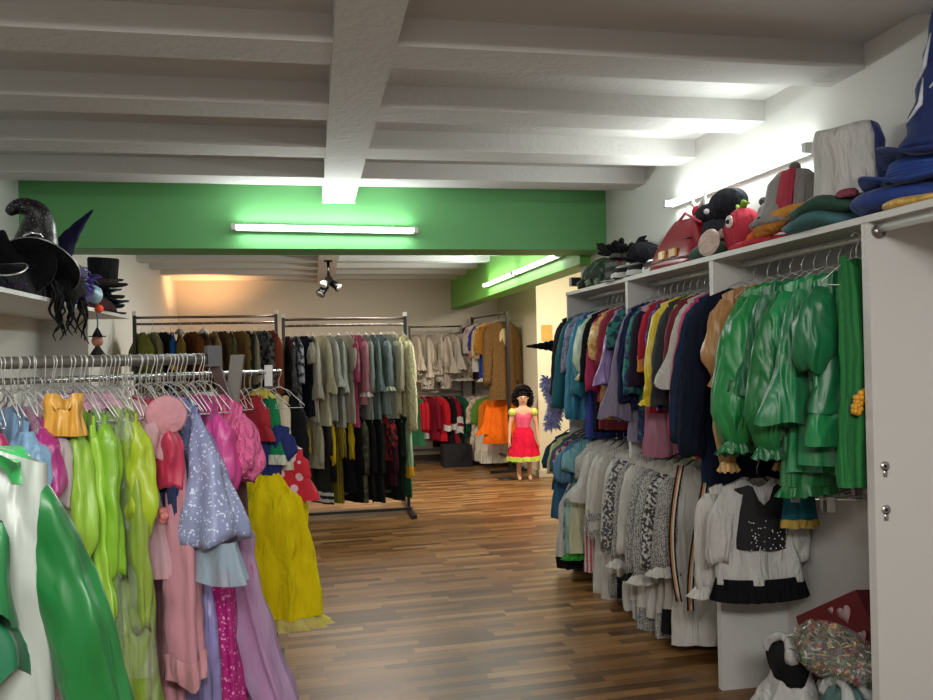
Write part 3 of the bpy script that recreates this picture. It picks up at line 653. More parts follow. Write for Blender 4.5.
rail(mid, (0, 8.2, 1.87), (1, 0, 0), R(-66), 'on middle rack', 'pale costumes on the middle rack', 'the middle rack', hlabel='wire hanger holding a pale costume on the middle rack', rseed=7, jit=.2)
YE = '#c9a91e'
midl = [
 M_(-.1, 'mustard striped trousers', 'mustard trousers', 'trousers', m=mat('vstripes', '#a88f1c', '#6e6326'), L=.62, sl=.3, ws=.11, hem=.09),
 M_(-.02, 'grey cream gloved shirt', 'grey cream shirt', 'shirt', m=C('#a39f8a'), L=.5, sl=.4, ws=.15),
 M_(.06, 'black costume with white striped leg', 'white striped costume', 'costume', m=mat('stripes', '#141416', '#141416'), L=.85, sl=.3, ws=.15, band=mat('stripes', '#d8d8d4', '#141416')),
 M_(.14, 'yellow and black bee costume', 'bee costume', 'costume', m=C('#1a1916'), sm=C(YE), L=.62, sl=.42, ws=.13, slv=.8),
 M_(.22, 'long yellow costume with loose sleeves', 'long yellow costume', 'costume', m=mat('vstripes', '#a8921f', '#5c5418'), L=.86, sl=.35, ws=.12, slv=.9, hem=.1),
 M_(.30, 'black jacket with yellow sleeves', 'yellow sleeved jacket', 'jacket', m=C('#15151a'), sm=C('#c2a725'), L=.75, sl=.36, ws=.13, slv=.75),
 M_(.37, 'plain black costume', 'plain black costume', 'costume', m=C('#121214'), L=.85, sl=.5, ws=.16),
 M_(.45, 'olive camouflage costume', 'camouflage costume', 'costume', m=mat('camo', '#53553a', '#2c2d22'), L=.85, sl=.5, ws=.16, slv=1.2),
 M_(.53, 'black costume with ragged hem', 'ragged black costume', 'costume', m=C('#18181a'), L=.83, sl=.5, ws=.16, jag=.03),
 M_(.60, 'dark charcoal suit', 'charcoal suit', 'suit', m=C('#222327'), L=.86, sl=.5, ws=.16),
 M_(.67, 'red flamed black costume', 'flamed costume', 'costume', m=mat('print', '#a51f28', '#151515'), L=.45, sl=.25, ws=.17, slv=1.4),
 M_(.73, 'maroon and black pirate costume', 'maroon costume', 'costume', m=C('#3c1828'), L=.7, sl=.5, ws=.16),
 M_(.79, 'black costume with white collar', 'white collared costume', 'costume', m=C('#1b2522'), L=.85, sl=.35, ws=.16, collar=C('#e0e0dc')),
 M_(.87, 'dark green costume with yellow gloves', 'dark green costume', 'costume', m=C('#1f5238'), L=.82, sl=.55, ws=.16, sm=C('#8fae8d'), cuff=('band', C('#d9a92c'), [(.85, 1)])),
]
rail(midl, (0, 8.2, 1.06), (1, 0, 0), R(-66), 'on middle rack lower rail', 'dark costumes on the lower middle rail', 'the lower middle rail', hlabel='wire hanger holding a dark costume on the lower middle rail', rseed=17, jit=.2)
# left brown rack
rack('black clothes rack of brown and olive costumes under the warm rear ceiling', -1.66, -.34, 8.25, 1.97, None)
br = [
 M_(-1.60, 'olive green sleeveless costume', 'olive costume', 'costume', m=C('#66682c'), L=.75, sl=.3, st='short', slv=1.5),
 M_(-1.50, 'khaki tunic', 'khaki tunic', 'tunic', m=C('#7a7352'), L=.7, sl=.4),
 M_(-1.41, 'black cloak', 'black cloak', 'cloak', m=C('#1b1b1a'), L=.85, sl=.4),
 M_(-1.33, 'royal blue costume with mustard trim', 'blue mustard costume', 'costume', m=C('#1d4f8c'), L=.7, sl=.3, cuff=('band', C('#bda03a'), [(.6, 1)])),
 M_(-1.25, 'moss brown fur costume with grey hood', 'moss fur costume', 'costume', m=mat('fur', '#6e5a24'), L=.8, sl=.5, collar=mat('fur', '#9a948c'), slv=1.5),
 M_(-1.14, 'russet fur costume', 'russet fur costume', 'costume', m=mat('fur', '#6f4020'), L=.85, sl=.5, slv=1.5),
 M_(-1.03, 'dark brown fur costume with white ball', 'white ball costume', 'costume', m=mat('fur', '#4c311c'), L=.85, sl=.5, slv=1.4, collar=mat('fur', '#d8d5ce')),
 M_(-.94, 'tan shirt costume', 'tan costume', 'costume', m=C('#8a7350'), L=.8, sl=.5),
 M_(-.86, 'brown tweed coat', 'brown tweed coat', 'coat', m=C('#5e4a30'), L=.85, sl=.5, slv=1.2),
 M_(-.78, 'dark olive jacket', 'dark olive jacket', 'jacket', m=C('#4a4630'), L=.7, sl=.5),
 M_(-.70, 'camel tunic', 'camel tunic', 'tunic', m=C('#8c6e44'), L=.75, sl=.5),
 M_(-.63, 'dark green coat', 'dark green coat', 'coat', m=C('#26332c'), L=.85, sl=.5),
 M_(-.56, 'grey brown shawl costume', 'shawl costume', 'costume', m=C('#7d725f'), L=.7, sl=.45, st='bell'),
 M_(-.49, 'black and grey fur vest', 'fur vest', 'vest', m=mat('print', '#1c1c1e', '#74747a'), L=.85, sl=.5),
 M_(-.40, 'rust orange velvet coat', 'rust coat', 'coat', m=V('#84391c'), L=.8, sl=.55, slv=1.4),
]
rail(br, (0, 8.25, 1.93), (1, 0, 0), R(-66), 'on brown rack', 'brown and olive costumes on the rear left rack', 'the brown rack', hlabel='wire hanger holding a costume on the rear left rack', rseed=27, jit=.25)

# back wall rack with ruffled cream costumes
rack('black clothes rack of cream ruffled dresses against the back wall', 1.38, 2.13, 11.62, 1.96, 1.02, foot=.25, double=False, capw=False)
bc = []
cols = ['#c9bfae', '#beb3a2', '#cdc3b4', '#b9aea0', '#c6bcae', '#bfb4a8', '#cbc2b5', '#c0b6a6']
nm = ['ivory ruffled dress', 'beige lace blouse', 'cream frilled gown', 'taupe ruffled blouse', 'pearl lace dress', 'sand frilled blouse', 'off white ruffled gown', 'pale beige lace gown']
for i in range(8):
    bc.append(M_(1.44+i*.09, nm[i], nm[i], nm[i].split()[-1], m=C(cols[i]), L=.55+.1*(i % 3), sl=.34+.05*(i % 3), st='puff' if i % 2 else 'bell', frm=C(cols[(i+3) % 8]), cuff=('frill', C(cols[i])), dh=.07, amp=.026, jag=.03, rz=.5*math.sin(i*2.1)))
rail(bc, (0, 11.62, 1.95), (1, 0, 0), R(-60), 'on back wall rack', 'cream costumes on the back wall rack', 'the back wall rack', hlabel='wire hanger holding a cream costume on the back wall rack', rseed=31, jit=.25)
bl = [
 M_(1.42, 'red and green elf costume', 'elf costume', 'costume', m=C('#2c6a48'), L=.7, sl=.4, sm=C('#b3202e')),
 M_(1.53, 'bright red costume with silver trim', 'silver trimmed costume', 'costume', m=C('#b81e30'), L=.6, sl=.4, band=C('#a8a4a4')),
 M_(1.64, 'dark red coat', 'dark red coat', 'coat', m=C('#7c1426'), L=.62, sl=.4),
 M_(1.74, 'scarlet dress with white cuffs', 'scarlet dress', 'dress', m=C('#c21d2c'), L=.65, sl=.42, cuff=('band', mat('fur', '#ddd8d4'), [(.85, 1)]), slv=1.3),
 M_(1.84, 'black and white trimmed costume', 'black trimmed costume', 'costume', m=C('#1d1418'), L=.75, sl=.4, cuff=('band', mat('fur', '#ddd8d4'), [(.8, 1)])),
 M_(1.94, 'crimson costume with white fur rings', 'fur ringed costume', 'costume', m=C('#86182c'), L=.8, sl=.45, band=mat('fur', '#d8d3cf'), cuff=('band', mat('fur', '#ddd8d4'), [(.55, .68), (.85, 1)]), slv=1.4),
 M_(2.05, 'bottle green felt costume', 'bottle green costume', 'costume', m=C('#1d5c40'), L=.6, sl=.45, slv=1.2),
]
rail(bl, (0, 11.6, 1.06), (1, 0, 0), R(-60), 'on back wall lower rail', 'red and green costumes on the back wall lower rail', 'the back wall lower rail', hlabel='wire hanger holding a costume on the back wall lower rail', rseed=37, jit=.3)

# rack running into the depth, right rear
rack('black clothes rack running into the rear right corner, brown costume at its near end', 10.35, 11.8, 2.45, 2.08, 1.05, foot=.28, dirv=(0, 1), double=False, capw=False)
bpy.context.view_layer.update()
for o in COL.objects:
    if o.get('label', '').startswith('black clothes rack running'): o.location = (2.43, 11.1, 0); o.rotation_euler = (0, 0, math.atan2(1.4, -.18))
dr = [
 (11.7, 'maroon velvet coat', 'maroon coat', 'coat', 'coat', dict(m=V('#45202a'), L=.8, sl=.4)),
 (11.55, 'pale pink dress with red border', 'pale pink dress', 'dress', 'dress', dict(m=C('#d9b8bb'), L=.62, sl=.32, st='short', band=C('#b8304a'))),
 (11.4, 'pink and white sailor dress', 'sailor dress', 'dress', 'dress', dict(m=C('#d9cdc6'), L=.5, sl=.35, st='short', band=C('#d88a98'))),
 (11.25, 'white dress with royal blue bodice', 'royal blue dress', 'dress', 'dress', dict(m=C('#3a44a0'), sk=C('#d8d4ce'), L=.7, sl=.3, st='short')),
 (11.1, 'cream striped peasant blouse', 'peasant blouse', 'blouse', 'blouse', dict(m=mat('vstripes', '#d8cdb0', '#c79a48'), L=.5, sl=.4)),
 (10.95, 'cobalt blue skirt costume', 'cobalt blue costume', 'costume', 'costume', dict(m=C('#c58a3c'), sk=C('#28479a'), L=.78, sl=.3, st='short', frm=C('#d8d6d2'))),
 (10.8, 'ochre tunic', 'ochre tunic', 'tunic', 'tunic', dict(m=C('#b0762e'), L=.5, sl=.36, st='bell', slv=.8)),
 (10.65, 'light brown fur costume', 'light brown costume', 'costume', 'costume', dict(m=mat('fur', '#8c6032'), L=.8, sl=.4)),
 (10.5, 'large brown animal costume with cream belly', 'brown animal costume', 'costume', 'costume', dict(m=mat('fur', '#6e5230'), L=1.05, ws=.2, hem=.2, sl=.75, slv=1.4, patch=C('#b5a27c'), dx=-.03, d=.06, dh=.07, rz=.15)),
]
rail([(x[0]-10.4,)+x[1:] for x in dr], (2.52, 10.4, 2.08), (-.128, .99, 0), 0, 'on corner rack', 'costumes on the corner rack', 'the corner rack', hlabel='wire hanger holding a costume on the corner rack', rseed=41, jit=.25)
drl = [
 (11.6, 'pale floral dress with ruffles', 'pale floral dress', 'dress', 'dress', dict(m=mat('print', '#d6c7b2', '#b8908a'), L=.9, sl=.3, st='short', hem=.22, dh=.08)),
 (11.35, 'cream flower sprigged dress', 'sprigged dress', 'dress', 'dress', dict(m=mat('print', '#dccfb8', '#c5a488'), L=.9, sl=.3, st='short', hem=.22, dh=.08)),
 (11.1, 'white frilled dress with green sash', 'green sashed dress', 'dress', 'dress', dict(m=C('#5d8a35'), sk=C('#d9d0bd'), L=.9, sl=.3, st='short', hem=.22, dh=.08)),
 (10.85, 'orange and white dress', 'orange white dress', 'dress', 'dress', dict(m=C('#e07a1e'), sk=C('#dad3c4'), L=.9, sl=.35, hem=.22, dh=.08)),
 (10.6, 'bright orange cape costume', 'orange cape', 'cape', 'cape', dict(m=C('#ec6a12'), L=.6, sl=.4, st='bell', hem=.27, dh=.09, slv=1.2)),
]
rail([(x[0]-10.4,)+x[1:] for x in drl], (2.50, 10.4, 1.05), (-.128, .99, 0), 0, 'on corner lower rail', 'dresses on the corner lower rail', 'the corner lower rail', hlabel='wire hanger holding a dress on the corner lower rail', rseed=43, jit=.3)
o = MB().box(-.2, .2, -.15, .15, 0, .3).build('storage_bag', mat('cloth', '#26262a'), loc=(1.95, 11.2, 0), smooth=False)
tag(o, 'black storage bag on the floor under the red costumes', 'bag')

# ---------------------------------------------------------------- front left rack
FD = Vector((.814, .581, 0)); FE = Vector((-.304, 2.65, 1.554)); FN = Vector((-.581, .814, 0)); FR = R(-54.5)
t = thing('garment_rack', 'grey tubular clothes rack in the left foreground crowded with wire hangers', 'rack', (-.304, 2.65, 0))
q0 = Vector((0, 0, 1.554)); 
MB().tube([q0-FD*1.16, q0], .0165, 14).build('clothes_rail', mat('wire', '#6f6d66'), t)
MB().tube([q0+FN*.28-FD*1.3-Vector((0, 0, .055)), q0+FN*.28-FD*.02-Vector((0, 0, .055))], .008, 10).build('clothes_rail', chrome, t)
def bar(mb, a, b, w_, th, side):
    a, b, side = Vector(a), Vector(b), Vector(side).normalized(); d = (b-a).normalized(); n = d.cross(side).normalized()
    r_ = lambda p: [p+side*w_+n*th, p-side*w_+n*th, p-side*w_-n*th, p+side*w_-n*th]
    mb.loft([r_(a), r_(b)], True); return mb
bx = (.8, -.3, 0)
bar(MB(), (0, 0, 1.56), (.075, -.02, 1.30), .017, .006, bx).build('end_leg', mat('plastic', '#4f3d3a'), t, smooth=False)
bar(MB(), (.075, -.02, 1.30), (.12, -.1, .02), .017, .006, bx).build('end_leg', mat('plastic', '#4f3d3a'), t, smooth=False)
bar(MB(), (.07, .06, 1.565), (.035, .05, 1.30), .022, .005, bx).build('end_leg', mat('plastic', '#7b7973'), t, smooth=False)
bar(MB(), (.035, .05, 1.30), (-.1, .4, .02), .022, .005, bx).build('end_leg', mat('plastic', '#7b7973'), t, smooth=False)
MB().box(-.02, .022, -.024, .024, 1.53, 1.595).build('rail_joint', mat('plastic', '#55565a'), t, smooth=False, rot=(0, 0, R(20)))
bar(MB(), (-.936, -.668, 1.56), (-.936, -.668, .02), .017, .01, bx).build('end_leg', mat('plastic', '#4f3d3a'), t, smooth=False)
LM = '#7fb52a'; LM2 = '#96c83a'; LM3 = '#8aa53c'
def F_(s, desc, nick, name, **sp): return (s, desc, nick, name, name, sp)
fr = [
 F_(1.05, 'pale blue satin jacket', 'pale blue jacket', 'jacket', m=S('#5f7fae'), L=.6, ws=.16),
 F_(.97, 'royal blue satin shirt', 'royal blue shirt', 'shirt', m=S('#2d49a5'), L=.6, ws=.16),
 F_(.90, 'gold satin vest', 'gold vest', 'vest', m=S('#b4923c'), L=.5, ws=.16, st='none'),
 F_(.84, 'white lilac tulle dress', 'white lilac dress', 'dress', m=C('#c5b9cf'), L=.8, ws=.15),
 F_(.78, 'deep blue sequined dress', 'deep blue dress', 'dress', m=mat('sequin', '#26428e', '#8fb0e8'), L=.7, ws=.15, hi=True),
 F_(.73, 'cream dress with gold ribbing', 'gold ribbed dress', 'dress', m=mat('vstripes', '#cfc9a8', '#a89b5a'), L=.7, ws=.16, hi=True),
 F_(.69, 'pale olive striped top', 'pale olive top', 'top', m=C('#b3b284'), L=.55, ws=.16, hi=True),
 F_(.65, 'raspberry satin dress', 'raspberry dress', 'dress', m=S('#a02a5c'), L=.75, ws=.16, hi=True),
 F_(.605, 'sky blue dress with navy skirt', 'sky blue dress', 'dress', m=S('#7ba5c6'), sk=C('#1d2748'), skt=.35, L=.8, ws=.16, sl=.16, st='short', hi=True, slv=1.2),
 F_(.56, 'magenta tulle dress in a clear bag', 'magenta bagged dress', 'dress', m=S('#a32878'), sk=C('#7c2b4c'), L=.85, ws=.15, sl=.2, st='puff', cover=True, hi=True, frm=C('#c08a90')),
 F_(.52, 'white tulle dress in a clear bag', 'white bagged dress', 'dress', m=T('#cfc3c6'), L=.75, ws=.14, st='short', sl=.2, hi=True, cover=True),
 F_(.475, 'lime green satin fairy costume with pink petals', 'petal trimmed costume', 'costume', m=S('#8fbd3a'), L=.85, ws=.14, sl=.36, st='puff', collar=C('#c48ea8'), cover=True, hi=True, dh=.05, slv=.9),
 F_(.43, 'bright lime satin costume', 'bright lime costume', 'costume', m=S(LM2), L=.9, ws=.15, sl=.5, st='bell', slv=.6, collar=C('#c48ea8'), hi=True, jag=.02, amp=.016),
 F_(.39, 'lime costume with brown belt', 'belted lime costume', 'costume', m=S(LM), sk=S('#6f9d28'), L=.88, ws=.15, sl=.4, collar=C('#b98aa5'), hi=True, cover=True, jag=.03),
 F_(.35, 'olive green satin costume', 'olive satin costume', 'costume', m=S(LM3), L=.8, ws=.15, sl=.55, slv=.8, collar=C('#c48ea8'), hi=True, cover=True, amp=.018),
 F_(.31, 'yellow green leaf costume', 'leaf costume', 'costume', m=S('#a2bb22'), sk=S('#7f9e22'), L=.98, ws=.15, sl=.3, st='puff', hi=True, jag=.05, cover=True, amp=.015),
 F_(.275, 'pink gauze dress with a red ribbon', 'gauze dress', 'dress', m=T('#d9b0b8'), L=.5, ws=.12, sl=.12, st='short', hi=True),
 F_(.235, 'crimson and navy satin dress', 'crimson navy dress', 'dress', m=S('#b5284a'), sk=C('#2a3656'), L=.5, ws=.13, sl=.2, st='short', hi=True),
 F_(.185, 'dusty pink velvet gown with pointed sleeves', 'dusty pink gown', 'gown', m=V('#b57f8a'), L=1.2, ws=.15, sl=.72, st='point', slv=.62, hem=.2, sang=9, dh=.05, hi=True, cuff=('band', S('#c78f98'), [(.93, 1)]), rose=(S('#e58a82'), [(.17, -.04, -.33)]), waist=.13),
 F_(.12, 'lavender blue princess dress with sparkling flared sleeves', 'lavender blue dress', 'dress', m=mat('sequin', '#7f8cb8', '#c9d4f0'), sk=S('#8d86bf'), skt=.3, L=.95, ws=.14, sl=.36, st='flare', slv=1.1, hem=.2, sang=30, dh=.06, hi=True, sm=mat('sequin', '#8790b5', '#cfd6ee'), cuff=('frill', T('#a3bccb')), waist=.12, dz=.0),
 F_(.065, 'magenta satin gown with glittering skirt', 'magenta gown', 'gown', m=S('#c33f8c'), sk=mat('sequin', '#b0247a', '#e9a0d0'), skt=.32, L=1.2, ws=.14, sl=.25, st='puff', hem=.2, dh=.07, bow=.03, hi=True, waist=.12),
 F_(.015, 'pink ruffled dress with long lilac tulle skirt', 'lilac tulle dress', 'dress', m=mat('fur', '#dc6c9c'), sk=S('#c22f86'), skt=.3, L=1.2, ws=.15, sl=.2, st='puff', hem=.18, dh=.05, hi=True, veil=(T('#c3a5cf'), .27, .85), rz=.1, waist=.13, bow=.17),
]
rng = random.Random(77)
for i, it in enumerate(fr): fr[i] = (-it[0],)+it[1:]
rail(fr, FE, FD, FR, 'on front rack', 'party dresses on the front rack', 'the front rack', hlabel='thin wire hanger hooked on the rail of the front rack', rseed=51, jit=.12, drop=.1)
# more hangers: the rail is packed, the second rail behind too
for i in range(56):
    p = FE-FD*(.03+i*.021+rng.uniform(-.008, .008)); hang('the front rack', 'thin wire hanger crowded on the thick front rail of the foreground rack', 'loose hangers on the front rail', (p.x, p.y, p.z+.014), FR+rng.uniform(-.3, .3))
for i in range(52):
    p = FE+FN*.28-FD*(.03+i*.024)-Vector((0, 0, .055)); hang('the front rack', 'thin wire hanger on the thin chrome rail behind the thick front rail', 'loose hangers on the thin rail', (p.x, p.y, p.z+.006), FR+rng.uniform(-.35, .35))
# yellow folded top and pink wand disc among the hangers
p = FE-FD*.5
t = garment('vest', 'small mustard yellow vest high among the hangers of the front rack', 'vest', None, (p.x+.09, p.y-.13, 1.475), FR+.9, S('#d9a23c'), L=.11, ws=.045, hem=.05, d=.015, dh=.02, st='none', slope=.1, neck=.02)
o = MB().rev([(.001, -.006), (.05, -.006), (.056, 0), (.05, .006), (.001, .006)], 28).build('hand_fan', mat('tulle', '#dc9fa8'), loc=(-.40, 2.38, 1.40), rot=(R(84), 0, R(14)))
tag(o, 'round sheer pink fan among the hangers above the lime costumes', 'fan')

# ---------------------------------------------------------------- rack behind it (rack of story dresses)
SE = Vector((-.15, 4.05, 1.485))
t = thing('garment_rack', 'clothes rack behind the foreground rack, holding the blue and yellow princess dress', 'rack', (SE.x, SE.y, 0))
q0 = Vector((0, 0, 1.485))
MB().tube([q0-FD*1.3, q0], .013, 12).build('clothes_rail', mat('metal', '#9a9a96'), t)
MB().box(-.075, -.035, -.06, -.02, .02, 1.5).build('post', mat('plastic', '#4a3c3c'), t, smooth=False)
MB().box(-.073, -.037, -.062, -.018, 1.42, 1.52).build('post_cap', mat('plastic', '#e4e4e0'), t, smooth=False)
MB().box(-.09, -.02, -.35, .35, 0, .03).build('foot', mat('plastic', '#3a3434'), t, smooth=False)
MB().box(-1.1, -1.06, -.79, -.75, .02, 1.5).build('post', mat('plastic', '#4a3c3c'), t, smooth=False)
sr = [
 F_(.78, 'pale green fairy dress', 'pale green dress', 'dress', m=C('#a3b787'), L=.7, ws=.15),
 F_(.70, 'white blouse with pink collar', 'white blouse', 'blouse', m=C('#d5cfcb'), L=.5, ws=.15, collar=C('#d88a9c')),
 F_(.62, 'grey pink tulle dress', 'grey pink dress', 'dress', m=C('#b9a0a6'), L=.7, ws=.15),
 F_(.54, 'turquoise lace dress', 'turquoise dress', 'dress', m=C('#7fb0b8'), L=.7, ws=.15),
 F_(.46, 'red satin dress', 'red satin dress', 'dress', m=S('#b01c30'), L=.28, ws=.13, sl=.18, slv=.8),
 F_(.40, 'light blue and white checked dress', 'checked dress', 'dress', m=mat('print', '#8fb3cc', '#1e3458'), L=.42, ws=.15, sl=.15, st='short', collar=C('#e6e6e6')),
 F_(.26, 'navy princess dress with long yellow skirt', 'navy yellow dress', 'dress', m=V('#1a2a6e'), sk=C('#ffdc10'), skt=.28, L=.90, ws=.13, sl=.12, st='puff', slv=.6, hem=.26, dh=.12, dz=.13, rz=.62, dx=.13, frm=T('#efe36a'), hi=True, waist=.10, amp=.014),
 F_(.23, 'red dress with pale dots, white collar', 'dotted dress', 'dress', m=mat('dots', '#cc2233', '#f0c4c8'), L=.26, ws=.12, sl=.12, st='puff', slv=.7, collar=C('#e8e4e4'), dh=.06, rz=.5, dz=.24, dx=.18),
 F_(.17, 'red velvet puffed top', 'red velvet top', 'top', m=V('#a81c2c'), L=.22, ws=.1, sl=.13, st='puff', slv=.8),
 F_(.11, 'emerald dress with yellow collar', 'emerald yellow dress', 'dress', m=C('#1f8a58'), L=.33, ws=.13, sl=.2, st='none', band=C('#d5dcc8'), collar=C('#d8c860')),
 F_(.06, 'cream shirt costume', 'cream shirt', 'costume', m=C('#d5ceb4'), L=.36, ws=.13, sl=.25),
 F_(.01, 'black dress with cream and orange front', 'black cream dress', 'dress', m=C('#17171b'), L=.75, ws=.15, sl=.4, front=C('#d8b98c')),
]
for i, it in enumerate(sr): sr[i] = (-it[0],)+it[1:]
rail(sr, SE, FD, FR, 'on second rack', 'dresses on the second rack', 'the second rack', hlabel='thin wire hanger hooked on the rail of the second rack', rseed=61, jit=.15, drop=.09)
for i in range(24):
    p = SE-FD*(.2+i*.028); hang('the second rack', 'thin wire hanger among the dresses of the second rack', 'loose hangers on the second rack', (p.x, p.y, p.z+.012), FR+rng.uniform(-.3, .3))

# ---------------------------------------------------------------- nearest costume, cut by the left edge
t = thing('garment_rack', 'face out clothes rack at the left edge, holding the green and white satin costume', 'rack', (-.56, .7, 0))
MB().tube([(0, -.45, 1.56), (0, .5, 1.56)], .0125, 12).build('clothes_rail', chrome, t)
for s in (-.45,):
    MB().box(-.02, .02, s-.02, s+.02, 0, 1.58).build('post', blackm, t, smooth=False)
MB().box(-.35, .05, -.47, -.43, 0, .04).build('foot', blackm, t, smooth=False)
SEED[0] = 4000
t = garment('costume', 'big glossy green and white satin costume at the left edge of the foreground', 'costume', None, (-.50, 1.17, 1.465), R(-6), S('#aab4ac'), L=1.0, ws=.155, hem=.2, d=.05, dh=.09, st='straight', sl=.85, slv=.78, sang=18, sm=S('#0b6a2c'), hi=True, amp=.012, nf=5, neck=.05)
hang('the nearest rack', 'hanger holding the green and white satin costume at the left edge', 'single', (-.50, 1.17, 1.54), R(-6)).scale = (.7, .7, 1)
rng = random.Random(5)
for k_, (cx, cy, cz, w0, w1, h_, c) in enumerate([(.0, -.055, -.075, .125, .135, .15, '#12743a'), (-.01, -.01, .0, .13, .13, .05, '#2aa552'), (-.01, -.035, -.09, .12, .15, .22, '#0f6b46')]):
    rg = shell(rng, [(0, w0), (.5, w0*1.02), (1, w1)], [(0, .02), (.3, .065), (1, .075)], h_, .38, .05, .0, .016, 5, 72, 16, zoff=cz, jag=.02)
    rg = [[(x+cx, y+cy, z) for x, y, z in r_] for r_ in rg]
    MB().loft(rg, False).build('satin_drape', S(c), t)

# ---------------------------------------------------------------- left hat shelf
t = thing('hat_shelf', 'white open shelf unit along the left wall, piled with witch hats', 'shelf', (0, 0, 0))
MB().box(XL+.002, -1.25, 1.2, 6.05, 1.85, 1.87).build('shelf_board', wh, t, smooth=False)
for i, (a, b_) in enumerate([(1.2, 2.8), (2.805, 4.395), (4.40, 6.05)]):
    MB().box(XL+.002, XL+.014, a, b_, 0, 1.85).build('back_panel', wh, t, smooth=False)
for y in (1.2, 2.8, 6.03):
    MB().box(XL+.002, -1.62 if y < 6 else -1.52, y, y+.018, 0, 1.85).build('side_panel', wh, t, smooth=False)

def bent_hat(name, label, loc, rot, m, br, rb, H, bend, brim_m=None, band=None, rim=None, wav=.012, tipr=.012, brk=3, group=None, n=32, crease=.012, curl=None, cat='hat'):
    t = thing(name, label, cat, loc, rot, group)
    mb = MB()
    mb.rev([(rb*.95, .012), (br*.7, .004), (br, 0.006), (br, 0.0), (br*.7, -.004), (rb*.95, 0)], n, wav=lambda i, a: wav*math.sin(brk*a)*(1 if 1 < i < 5 or i == 1 else .0))
    mb.build('brim', brim_m or m, t)
    rings = []
    K = 16
    pts = curl if curl else [(bend[0]*(i/K)**2, bend[1]*(i/K)**2, H*(i/K)) for i in range(K+1)]
    K = len(pts)-1
    rs = [rb+(tipr-rb)*(i/K)**.85+crease*math.sin(i*2.3)*(1 if 0 < i < K-1 else 0)*(1-i/K) for i in range(K+1)]
    MB().tube(pts, rs, 24).build('crown', m, t, sub=1)
    if band: MB().rev([(rb*1.02, .01), (rb*1.03, .02), (rb*.97, .05), (rb*.95, .05)], 28).build('hat_band', band, t)
    if rim: MB().tube([(br*math.cos(2*PI*j/n), br*math.sin(2*PI*j/n), .004+wav*math.sin(brk*2*PI*j/n)) for j in range(n+1)], .004, 6).build('brim_edge', rim, t)
    return t
BK = C('#121116'); 
sq = mat('sequin', '#0e0d12', '#7c7c88')
cur = [(-.01, 0, 0), (.0, 0, .06), (.015, 0, .12), (.02, 0, .175), (.01, 0, .215), (-.02, 0, .235), (-.055, 0, .24), (-.09, 0, .225), (-.115, 0, .195)]
h_ = bent_hat('witch_hat', 'black sequined witch hat with curled over tip on the left shelf', (-1.34, 4.40, 2.10), (R(22), 0, R(8)), BK, .20, .115, .3, (0, 0), rim=mat('metal', '#b8b8bd'), curl=cur, tipr=.022, crease=.004)
for c in h_.children:
    if c.name.startswith('brim'): c.rotation_euler = (R(-68), 0, 0); c.location = (0, -.09, -.07)
    if c.name.startswith('crown'): c.data.materials[0] = sq
mb = MB().tube([(-.035+.0, -.085, .07), (-.03, -.09, .11), (0, -.092, .13), (.035, -.085, .12), (.05, -.07, .09)], [.006, .012, .01, .008, .003], 8).build('silver_clasp', mat('metal', '#e0e0e8'), h_)
bent_hat('witch_hat', 'black felt witch hat lying under the sequined one', (-1.40, 4.20, 2.00), (R(48), R(-4), 0), BK, .21, .1, .16, (.0, .1), wav=.02)
bent_hat('witch_hat', 'black pointed hat with purple lining leaning right', (-1.43, 4.92, 2.06), (R(6), R(24), 0), C('#1b1838'), .16, .10, .42, (.08, 0), rim=V('#3a2a7a'), tipr=.004)
mb = MB().tube([(.035, -.075, .10), (.05, -.06, .18), (.085, -.045, .30), (.115, -.02, .40)], [.02, .028, .02, .004], 8)
bent_hat('witch_hat', 'black brimmed hat with silver edge flat at the left end of the shelf', (-1.40, 3.75, 1.96), (R(12), R(4), 0), BK, .21, .11, .1, (0, .03), rim=mat('metal', '#cfcfd4'), tipr=.07)
bent_hat('witch_hat', 'dark purple brimmed hat at the bottom of the left pile', (-1.42, 3.82, 1.89), (R(2), 0, 0), C('#2a1a38'), .21, .1, .06, (0, .03), tipr=.08)
h_ = bent_hat('witch_hat', 'crumpled purple feathered hat beside the black top hat', (-1.37, 5.0, 1.98), (R(20), R(30), 0), V('#2c1f55'), .15, .09, .14, (.03, 0), tipr=.05, crease=.02)
mb = MB(); rng = random.Random(8)
for i in range(40):
    a = rng.random()*6.28; r0 = .08; p = Vector((r0*math.cos(a), r0*math.sin(a), .05+.08*rng.random())); d = Vector((math.cos(a), math.sin(a), rng.uniform(-.4, .8)))*.07
    mb.tube([p, p+d*.6, p+d+Vector((0, 0, -.015))], [.003, .006, .001], 5)
mb.build('feather_trim', V('#4a3890'), h_)
# black top hat
t = thing('top_hat', 'black felt top hat standing on the pile of dark brims', 'hat', (-1.33, 5.66, 2.05), (R(4), R(3), 0))
MB().rev([(.09, 0), (.15, .0), (.155, .008), (.12, .012), (.09, .012)], 32, wav=lambda i, a: .012*math.cos(2*a)*(1 if 0 < i < 4 else 0)).build('brim', C('#1a1a1d'), t)
MB().rev([(.092, 0), (.09, .06), (.096, .17), (.09, .18), (.01, .178)], 32).build('crown', C('#1d1d20'), t)
MB().rev([(.094, .01), (.0935, .045), (.091, .045)], 32).build('hat_band', C('#3b332c'), t)
